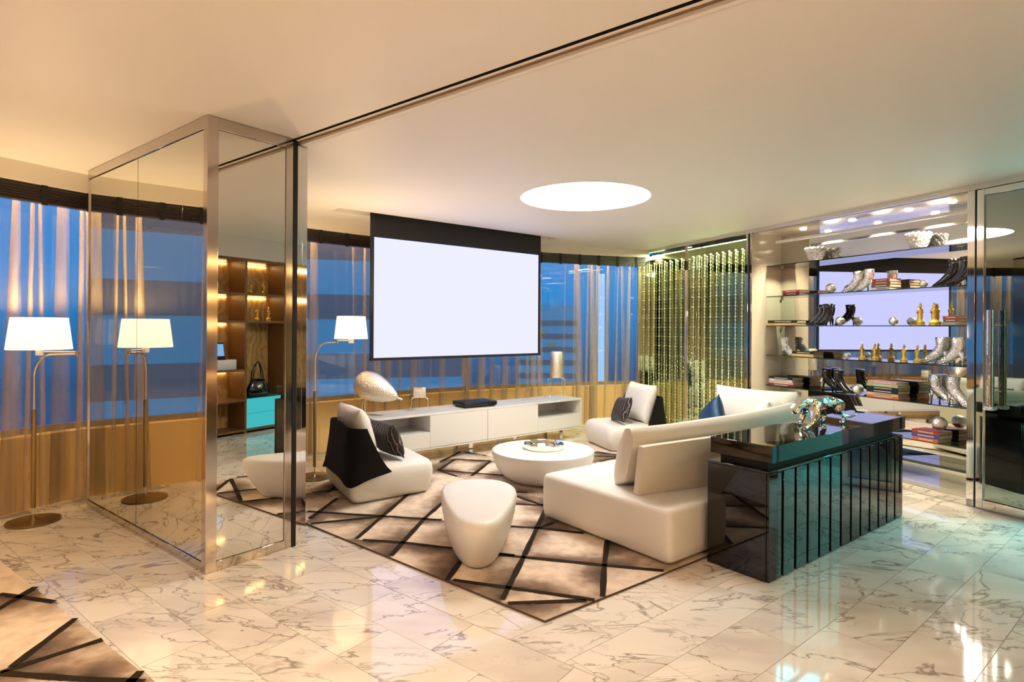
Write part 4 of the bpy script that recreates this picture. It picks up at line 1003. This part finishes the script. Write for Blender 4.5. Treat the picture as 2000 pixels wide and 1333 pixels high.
boot('black patent boot standing beside the small ball on the second shelf', 1855, 1, M_BLACKBOOT, 5, 1.12, 0.215, 0.39, 'black boots on the second shelf')
boot('black patent boot nearest the chrome frame on the second shelf', 1879, 1, M_BLACKBOOT, -8, 1.12, 0.215, 0.285, 'black boots on the second shelf')
boot('black high-heeled boot, left of the pair on the third shelf', 1601, 2, M_BLACKBOOT, 10, 1.05, 0.215, 0.39, 'black boots on the third shelf')
boot('black high-heeled boot with thin heel, right of the pair on the third shelf', 1611, 2, M_BLACKBOOT, -6, 1.05, 0.215, 0.285, 'black boots on the third shelf')
boot('clear crystal boot at the cream side panel on the fourth shelf', 1537, 3, M_CRYSTAL, 170, 1.0, 0.21, 0.33, 'crystal boots on the fourth shelf')
boot('sparkling silver boot, left of the pair on the fourth shelf', 1830, 3, M_SILVERBOOT, 4, 1.10, 0.215, 0.39, 'silver boots on the fourth shelf')
boot('sparkling silver boot nearest the chrome frame on the fourth shelf', 1862, 3, M_SILVERBOOT, -6, 1.10, 0.215, 0.285, 'silver boots on the fourth shelf')
boot('black stiletto boot with heel to the left on the fifth shelf', 1622, 4, M_BLACKBOOT, 188, 1.05, 0.22, 0.39, 'black boots on the fifth shelf')
boot('black stiletto boot beside the two mirror balls on the fifth shelf', 1645, 4, M_BLACKBOOT, 176, 1.05, 0.22, 0.285, 'black boots on the fifth shelf')
boot('silver sequin boot right of the tall book stack on the fifth shelf', 1838, 4, M_SILVERBOOT, 180, 1.12, 0.22, 0.39, 'silver boots on the fifth shelf')
boot('silver sequin boot against the chrome frame on the fifth shelf', 1872, 4, M_SILVERBOOT, 172, 1.12, 0.22, 0.285, 'silver boots on the fifth shelf')

ball_me = None
def ball(label, px, shelf, r_, off=0.33, z=None, grp='mirror balls in the display niche'):
    global ball_me
    if ball_me is None:
        o = MB().ico((0, 0, 1.0), 1.0, 3).build('mirror_ball', M_FACET); ball_me = o.data
    else:
        o = bpy.data.objects.new('mirror_ball', ball_me); COL.objects.link(o)
    p = spos(px, shelf, off)
    if z is not None: p.z = z
    o.location = p; o.scale = (r_, r_, r_); return tag(o, label, 'ball', grp)
ball('mirrored ball lying at the books on the second shelf', 1622, 1, 0.052, 0.31)
ball('tiny mirrored ball in front of the black boots on the second shelf', 1803, 1, 0.034, 0.30)
ball('mirrored ball behind the black boot heel on the third shelf', 1641, 2, 0.046, 0.32)
ball('mirrored ball in the middle of the third shelf', 1745, 2, 0.040, 0.32)
ball('small mirrored ball between books and gold figurines on the fourth shelf', 1655, 3, 0.034, 0.30)
ball('mirrored ball beside the stiletto boots on the fifth shelf', 1676, 4, 0.054, 0.29)
# gold statuettes
stat_me = None
def statuette(label, px, shelf, h, off=0.33, loc=None, grp='gold statuettes', rz=0.0):
    global stat_me
    t = thing('gold_statuette', label, 'statuette', spos(px, shelf, off) if loc is None else loc, rz, grp)
    if stat_me is None:
        a = MB().lathe([(0.001, 0), (0.19, 0), (0.20, 0.03), (0.17, 0.07), (0.19, 0.12), (0.15, 0.19), (0.10, 0.25)], 14).build('base', M_GOLD, t, True, 50)
        m = MB(); m.lathe([(0.10, 0.25), (0.085, 0.32), (0.105, 0.42), (0.085, 0.52), (0.11, 0.62), (0.12, 0.70), (0.06, 0.76)], 12)
        m.tube([(0.09, 0, 0.68), (0.14, 0.02, 0.56), (0.07, 0.06, 0.46)], [0.03, 0.028, 0.022], 6); m.tube([(-0.09, 0, 0.68), (-0.14, 0.02, 0.58), (-0.06, 0.08, 0.52)], [0.03, 0.028, 0.022], 6)
        b = m.build('torso', M_GOLD, t, True, 50)
        m = MB(); m.ico((0, 0, 0.84), 0.075, 2, (1, 1, 1.15)); m.lathe([(0.05, 0.9), (0.06, 0.93), (0.02, 1.0)], 8); c = m.build('head', M_GOLD, t, True, 50)
        stat_me = (a.data, b.data, c.data)
    else:
        for nm_, d_ in zip(('base', 'torso', 'head'), stat_me):
            o = bpy.data.objects.new(nm_, d_); COL.objects.link(o); o.parent = t
    t.scale = (h, h, h); return t
statuette('gold statuette with raised head, nearer the screen reflection on the third shelf', 1797, 2, 0.205)
statuette('gold statuette, right one of two on the third shelf', 1824, 2, 0.205)
statuette('gold statuette, first from the books on the fourth shelf', 1684, 3, 0.165)
statuette('gold statuette, second from the books on the fourth shelf', 1709, 3, 0.165)
statuette('stout gold statuette in the middle right of the fourth shelf', 1766, 3, 0.165, 0.30)
statuette('gold statuette beside the sparkling boots on the fourth shelf', 1792, 3, 0.165, 0.30)
# crystal bowls
def bowl(label, px, w_):
    n = 26; m = MB(); rings = []
    for i, (r_, z) in enumerate([(0.42, 0.0), (0.55, 0.04), (0.68, 0.16), (0.80, 0.30), (0.90, 0.44), (0.97, 0.56), (1.0, 0.62)]):
        rings.append([Vector((w_ * r_ * (1 + (0.055 if (k + i) % 2 else -0.03)) * math.cos(2 * math.pi * k / n), w_ * r_ * (1 + (0.055 if (k + i) % 2 else -0.03)) * math.sin(2 * math.pi * k / n), w_ * 2.1 * (z + (0.05 if i == 6 and k % 2 else 0)))) for k in range(n)])
    inner = [[Vector((p.x * 0.88, p.y * 0.88, p.z + 0.012)) for p in r_] for r_ in rings][::-1]
    m.loft(rings + inner, True, True)
    o = m.build('crystal_bowl', M_CRYSTAL); o.location = spos(px, 0, 0.335); tag(o, label, 'bowl', 'crystal bowls on the top shelf')
bowl('cut crystal bowl on the top shelf, near the cream side panel', 1592, 0.104); bowl('cut crystal bowl on the top shelf, near the chrome frame', 1793, 0.102)
# books
BOOKM = {}
def bmat(c):
    if c not in BOOKM: BOOKM[c] = principled('cloth_cover_%d' % len(BOOKM), c, 0.45, noise=(25, 0.25, tuple(v * 0.7 for v in c)))
    return BOOKM[c]
M_PAGES = wave_mat('book_pages', (0.78, 0.70, 0.55), (0.55, 0.46, 0.33), 60, 0.8, 1.0, 0.6)
M_TITLE = principled('spine_title_print', (0.85, 0.80, 0.66), 0.5, noise=(30, 0.3, (0.7, 0.65, 0.5)))
CN_ = {'black': (0.012, 0.011, 0.012), 'white': (0.80, 0.76, 0.70), 'red': (0.45, 0.05, 0.03), 'orange': (0.75, 0.16, 0.04), 'pink': (0.70, 0.36, 0.34), 'maroon': (0.16, 0.03, 0.03), 'yellow': (0.75, 0.52, 0.12), 'blue': (0.05, 0.09, 0.34), 'green': (0.40, 0.55, 0.28), 'cream': (0.70, 0.60, 0.42), 'brown': (0.22, 0.09, 0.05), 'grey': (0.32, 0.29, 0.27)}
def stack(where, pxl, pxr, shelf, cols, th, grp, off=0.31, dep=0.17):
    t0, t1 = tw(pxr, off), min(tw(pxl, off), TSL - 0.005); z = SHZ[shelf] + 0.0005
    words = ['bottom', 'second', 'third', 'fourth', 'fifth', 'sixth']
    n = len(cols)
    for i, c in enumerate(cols):
        h_ = th * random.uniform(0.85, 1.15); l_ = (t1 - t0) * random.uniform(0.90, 1.0)
        rank = 'single' if n == 1 else ('topmost' if i == n - 1 else words[i])
        p = wloc((t0 + t1) / 2, -off, z)
        b = thing('book', '%s book, %s of the %s, %s shelf' % (c, rank, where, SHN[shelf]), 'book', p, WA + R(random.uniform(-3, 3)), grp)
        cm = bmat(CN_[c]); d_ = dep / 2
        m = MB(); m.box(-l_ / 2, l_ / 2, -d_, d_, 0, 0.0025); m.box(-l_ / 2, l_ / 2, -d_, d_, h_ - 0.0025, h_); m.box(-l_ / 2, l_ / 2, d_ - 0.003, d_, 0.0025, h_ - 0.0025)
        m.build('cover', cm, b)
        B('pages', M_PAGES, -l_ / 2 + 0.004, l_ / 2 - 0.004, -d_ + 0.004, d_ - 0.0035, 0.003, h_ - 0.003, b)
        if h_ > 0.02:   # dashes of title print on the spine
            m = MB(); x = -l_ * 0.30
            while x < l_ * 0.25:
                w_ = random.uniform(0.004, 0.010); m.box(x, x + w_, d_, d_ + 0.0006, h_ * 0.35, h_ * 0.65); x += w_ + 0.003
            m.build('spine_title', M_TITLE if c not in ('white', 'cream') else bmat(CN_['black']), b)
        z += h_ + 0.0004
stack('small pair at left', 1537, 1572, 1, ['maroon', 'red'], 0.026, 'books on the second shelf', 0.31, 0.16)
stack('stack between silver and black boots', 1712, 1750, 1, ['white', 'brown', 'brown', 'red'], 0.026, 'books on the second shelf', 0.31, 0.16)
stack('pair at the left end', 1496, 1568, 2, ['yellow', 'black'], 0.030, 'books on the third shelf', 0.30, 0.15)
stack('pile at the right end', 1852, 1884, 2, ['grey', 'brown', 'red'], 0.026, 'books on the third shelf', 0.32, 0.16)
stack('flat pair beside the crystal boot', 1556, 1600, 3, ['yellow', 'black'], 0.028, 'books on the fourth shelf', 0.30, 0.15)
stack('low pile at the left', 1512, 1560, 4, ['maroon', 'pink', 'white', 'black'], 0.027, 'books on the fifth shelf', 0.31, 0.17)
stack('tall stack in front of the mirror', 1704, 1768, 4, ['orange', 'cream', 'black', 'black', 'green', 'pink'], 0.027, 'books on the fifth shelf', 0.31, 0.17)
stack('pile under the mirror ball', 1794, 1850, 5, ['orange', 'blue', 'red'], 0.032, 'books on the sixth shelf', 0.31, 0.19)
ball('large mirrored ball on the red book on the sixth shelf', 1836, 5, 0.060, 0.31, SHZ[5] + 0.104)

# ------------------------------------------------------------------ burl wood cabinet beside the viewer (seen in the column mirror)
KB = Vector((2.564, 2.35, 0)); KD = Vector((0.710, 0.704, 0)).normalized(); ka = math.atan2(KD.y, KD.x)
kb = thing('shelf_cabinet', 'lit burl wood shelf cabinet reflected in the mirrored column', 'cabinet', (KB.x, KB.y, 0), ka)
# local x along the front, local y = left of it = towards the lounge; body at negative y
KX0, KX1, KDP = -0.9, 1.90, 0.36
B('back_panel', M_BURL, KX0, KX1, -KDP, -KDP + 0.015, 0.0, 2.24, kb)
for x in (KX0, -0.36, 0.405, 1.00, KX1 - 0.03): B('upright', M_WOODEDGE, x, x + 0.03, -KDP + 0.016, 0.0, 0.0, 2.24, kb)
B('top_board', M_WOODEDGE, KX0, KX1, -KDP + 0.016, 0.0, 2.2405, 2.27, kb)
segs = [(KX0 + 0.0305, -0.3605), (-0.3295, 0.4045), (0.4355, 0.9995), (1.0305, KX1 - 0.0305)]
for i, (a, b) in enumerate(segs):
    zz = [0.03, 0.42, 0.81, 1.44, 1.80] if i < 2 else [0.03, 1.44, 1.80]
    for z in zz:
        B('shelf', M_WOODEDGE, a, b, -KDP + 0.016, -0.002, z, z + 0.026, kb)
    for z in ([0.78, 1.41, 1.77, 2.21] if i < 2 else [1.77, 2.21]):
        B('light_strip', MATS.get('cabinet_strip_glow') or emission('cabinet_strip_glow', (1, 0.68, 0.30), 12.0), a + 0.05, b - 0.05, -KDP + 0.02, -KDP + 0.035, z, z + 0.012, kb)
lu = thing('low_cabinet', 'low drawer unit with glowing cyan glass fronts inside the burl cabinet', 'cabinet', (KB.x, KB.y, 0), ka)
M_CYAN = emission('backlit_cyan_glass', (0.07, 0.62, 0.70), L_CYAN)
M_TEAL = principled('teal_lacquer', (0.12, 0.50, 0.52), 0.2, coat=0.4, noise=(4, 0.3, (0.08, 0.42, 0.45)))
for (a, b) in segs[2:]:
    B('body', M_TEAL, a + 0.004, b - 0.004, -KDP + 0.02, -0.01, 0.058, 0.45, lu)
    for z0, z1 in ((0.065, 0.25), (0.256, 0.445)): B('drawer_front', M_CYAN, a + 0.006, b - 0.006, -0.0095, 0.004, z0, z1, lu)
def kpos(s, y, z): q = KB + KD * s + Vector((-KD.y, KD.x, 0)) * y; q.z = z; return q
for (s, z, h_, lab) in ((0.58, 1.8265, 0.17, 'gold statuette, left of two on the upper cabinet shelf, seen in the mirror'), (0.78, 1.8265, 0.19, 'gold statuette, right of two on the upper cabinet shelf, seen in the mirror'), (0.50, 1.4665, 0.19, 'gold statuette, first of three on the middle cabinet shelf, seen in the mirror'), (0.68, 1.4665, 0.19, 'gold statuette, second of three on the middle cabinet shelf, seen in the mirror'), (0.86, 1.4665, 0.20, 'gold statuette, third of three on the middle cabinet shelf, seen in the mirror')):
    statuette(lab, 0, 0, h_, loc=kpos(s, -0.14, z), rz=ka, grp='gold statuettes in the cabinet')
dk = thing('speaker_dock', 'white speaker dock with black phone on the cabinet shelf, seen in the mirror', 'dock', kpos(0.16, -0.14, 0.8365), ka)
B('body', M_WHITE, -0.17, 0.17, -0.08, 0.08, 0.0, 0.13, dk, 0.006, 2)
B('cradle', M_PHONE, -0.05, 0.05, -0.03, 0.04, 0.1305, 0.15, dk, 0.004)
ph = thing('phone', 'black phone with blue lit screen on the white dock, seen in the mirror', 'phone', kpos(0.16, -0.135, 0.8365 + 0.151), ka)
o = B('housing', M_PHONE, -0.055, 0.055, -0.006, 0.006, 0.0, 0.20, ph, 0.004, 2); o.rotation_euler = (R(10), 0, 0)
o2 = B('display', M_PHONESCREEN, -0.047, 0.047, 0.0062, 0.0072, 0.025, 0.18, ph); o2.rotation_euler = (R(10), 0, 0)
hb = thing('handbag', 'black leather handbag with tall handles on the cyan drawers, seen in the mirror', 'handbag', kpos(0.68, -0.12, 0.4505), ka)
m = MB(); rings = []
for z, sx_, sy_ in ((0.0, 0.16, 0.06), (0.02, 0.18, 0.075), (0.10, 0.17, 0.07), (0.18, 0.13, 0.05), (0.23, 0.09, 0.025)):
    rings.append([Vector((sx_ * math.copysign(abs(math.cos(a)) ** 0.7, math.cos(a)), sy_ * math.sin(a), z + 0.012 * math.sin(3 * a))) if z > 0 else Vector((sx_ * math.cos(a), sy_ * math.sin(a), 0)) for a in [2 * math.pi * k / 20 for k in range(20)]])
m.loft(rings, True, True); m.build('bag_body', M_BLACKBOOT, hb, True)
for sy_ in (-0.02, 0.02): MB().tube([(-0.09, sy_, 0.2), (-0.07, sy_, 0.34), (-0.03, sy_ * 0.5, 0.44), (0.0, 0, 0.47), (0.03, sy_ * 0.5, 0.44), (0.06, sy_, 0.34), (0.08, sy_, 0.2)], 0.008, 8).build('handle', M_BLACKBOOT, hb, True)
# wall above and behind the cabinet
m = MB(); m.box(KX0 - 0.6, KX1 + 0.02, -KDP - 0.15, -0.0, 2.275, ZC + 0.05); m.box(KX0 - 0.6, KX1 + 0.02, -KDP - 0.15, -KDP - 0.005, 0.0, 2.275)
o = tag(m.build('wall_cabinet_side', M_WALL), 'cream wall around the burl cabinet', None, None, 'structure'); o.location = KB; o.rotation_euler = (0, 0, ka)

# ------------------------------------------------------------------ unseen corridor ceiling lights, added to brighten and warm the room
M_FILLGLOW = emission('fill_light_glow', (1, 0.80, 0.54), 6)
spots = [(1.9, 1.45), (-2.6, 1.6), (-0.9, 0.7), (0.9, 0.35), (-3.4, -0.4), (-1.2, -1.4), (1.4, -1.5), (2.6, -0.3)]
for i, (x, y) in enumerate(spots):
    t = thing('fill_light', 'added unseen warm downlight in the corridor ceiling', 'light', (x, y, ZC), 0, 'added corridor fill lights')
    MB().lathe([(0.042, -0.001), (0.055, -0.004), (0.058, -0.001)], 24, None, False).build('trim_ring', M_CHROME, t, True)
    MB().lathe([(0.001, -0.0012), (0.041, -0.0012), (0.041, -0.0005), (0.001, -0.0005)], 24).build('lens', M_FILLGLOW, t)
    ld = bpy.data.lights.new('fill_light_lamp', 'SPOT'); ld.energy = L_DOWNFILL; ld.color = (1, 0.70, 0.41); ld.spot_size = R(140); ld.spot_blend = 1.0; ld.shadow_soft_size = 0.06
    lo = bpy.data.objects.new('fill_light_lamp', ld); COL.objects.link(lo); lo.parent = t; lo.location = (0, 0, -0.02)

# ------------------------------------------------------------------ city outside at dusk
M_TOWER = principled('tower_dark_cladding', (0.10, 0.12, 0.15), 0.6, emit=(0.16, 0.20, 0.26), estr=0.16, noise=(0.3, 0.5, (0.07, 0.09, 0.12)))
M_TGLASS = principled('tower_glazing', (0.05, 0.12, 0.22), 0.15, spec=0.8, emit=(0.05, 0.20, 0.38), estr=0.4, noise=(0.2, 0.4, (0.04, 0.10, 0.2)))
M_LITWIN = emission('lit_office_window', (0.60, 0.85, 0.55), 0.10)
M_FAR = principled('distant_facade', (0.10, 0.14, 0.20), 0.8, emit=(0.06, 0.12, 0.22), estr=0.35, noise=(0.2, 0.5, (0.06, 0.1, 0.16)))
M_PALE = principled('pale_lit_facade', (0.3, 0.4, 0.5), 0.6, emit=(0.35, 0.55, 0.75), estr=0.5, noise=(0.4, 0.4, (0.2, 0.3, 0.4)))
def tower(label, az, dist, w_, dep, z0, z1, fl, origin=(0, 0), lit=4, mat=None):
    o = Vector((origin[0] + dist * math.cos(R(az)), origin[1] + dist * math.sin(R(az)), 0))
    t = thing('tower_block', label, 'building', (o.x, o.y, z0), R(az + 90), 'towers outside the window')
    h_ = z1 - z0
    B('glazing', M_TGLASS if mat is None else mat, -w_ / 2, w_ / 2, -dep / 2, dep / 2, 0, h_, t)
    rnd = random.Random(int(az * 10)); n = int(h_ / fl)
    for k in range(n):
        if k * fl + z0 > -14 and k * fl + z0 < 24: B('spandrel_band', M_TOWER, -w_ / 2 - 0.15, w_ / 2 + 0.15, -dep / 2 - 0.15, dep / 2 + 0.15, k * fl, k * fl + fl * 0.42, t)
    for k in range(lit):
        zf = (int((3.0 - z0) / fl) + rnd.randint(-2, 0) - 1) * fl + fl * 0.45; x = rnd.uniform(-w_ / 2 + 1, w_ / 2 - 3)
        B('lit_window', M_LITWIN, x, x + rnd.uniform(0.4, 1.0), dep / 2 + 0.01, dep / 2 + 0.06, zf, zf + fl * 0.3, t)
        B('lit_window', M_LITWIN, x, x + rnd.uniform(0.4, 1.0), -dep / 2 - 0.06, -dep / 2 - 0.01, zf, zf + fl * 0.3, t)
    return t
tower('office tower with horizontal bands, reflected in the column mirror', 163, 36, 22, 16, -90, 40, 3.4, (1.87, 2.38), 8)
tower('office tower with horizontal bands behind the lounge floor lamp', 106.5, 42, 15, 14, -90, 45, 3.4, (0, 0), 8)
tower('lower ribbed tower standing right of the projection screen', 86.5, 75, 7, 8, -120, 4.2, 1.6, (0, 0), 2)
tower('slim pale tower behind the curtain at the bead panels', 81.3, 95, 1.0, 3, -120, 10, 400, (0, 0), 0, M_PALE)
rndc = random.Random(4)
for k in range(14):
    az = 77 + k * 8.0; dist = 125 + 45 * (k % 3)
    o = B('city_block', M_FAR, -rndc.uniform(4, 7), rndc.uniform(4, 7), -5, 5, 0, rndc.uniform(60, 92))
    o.location = (dist * math.cos(R(az)), dist * math.sin(R(az)), -100); o.rotation_euler = (0, 0, R(az + 90 + rndc.uniform(-15, 15)))
    tag(o, 'distant dark city block in the dusk skyline below the window', 'building', 'distant city blocks')
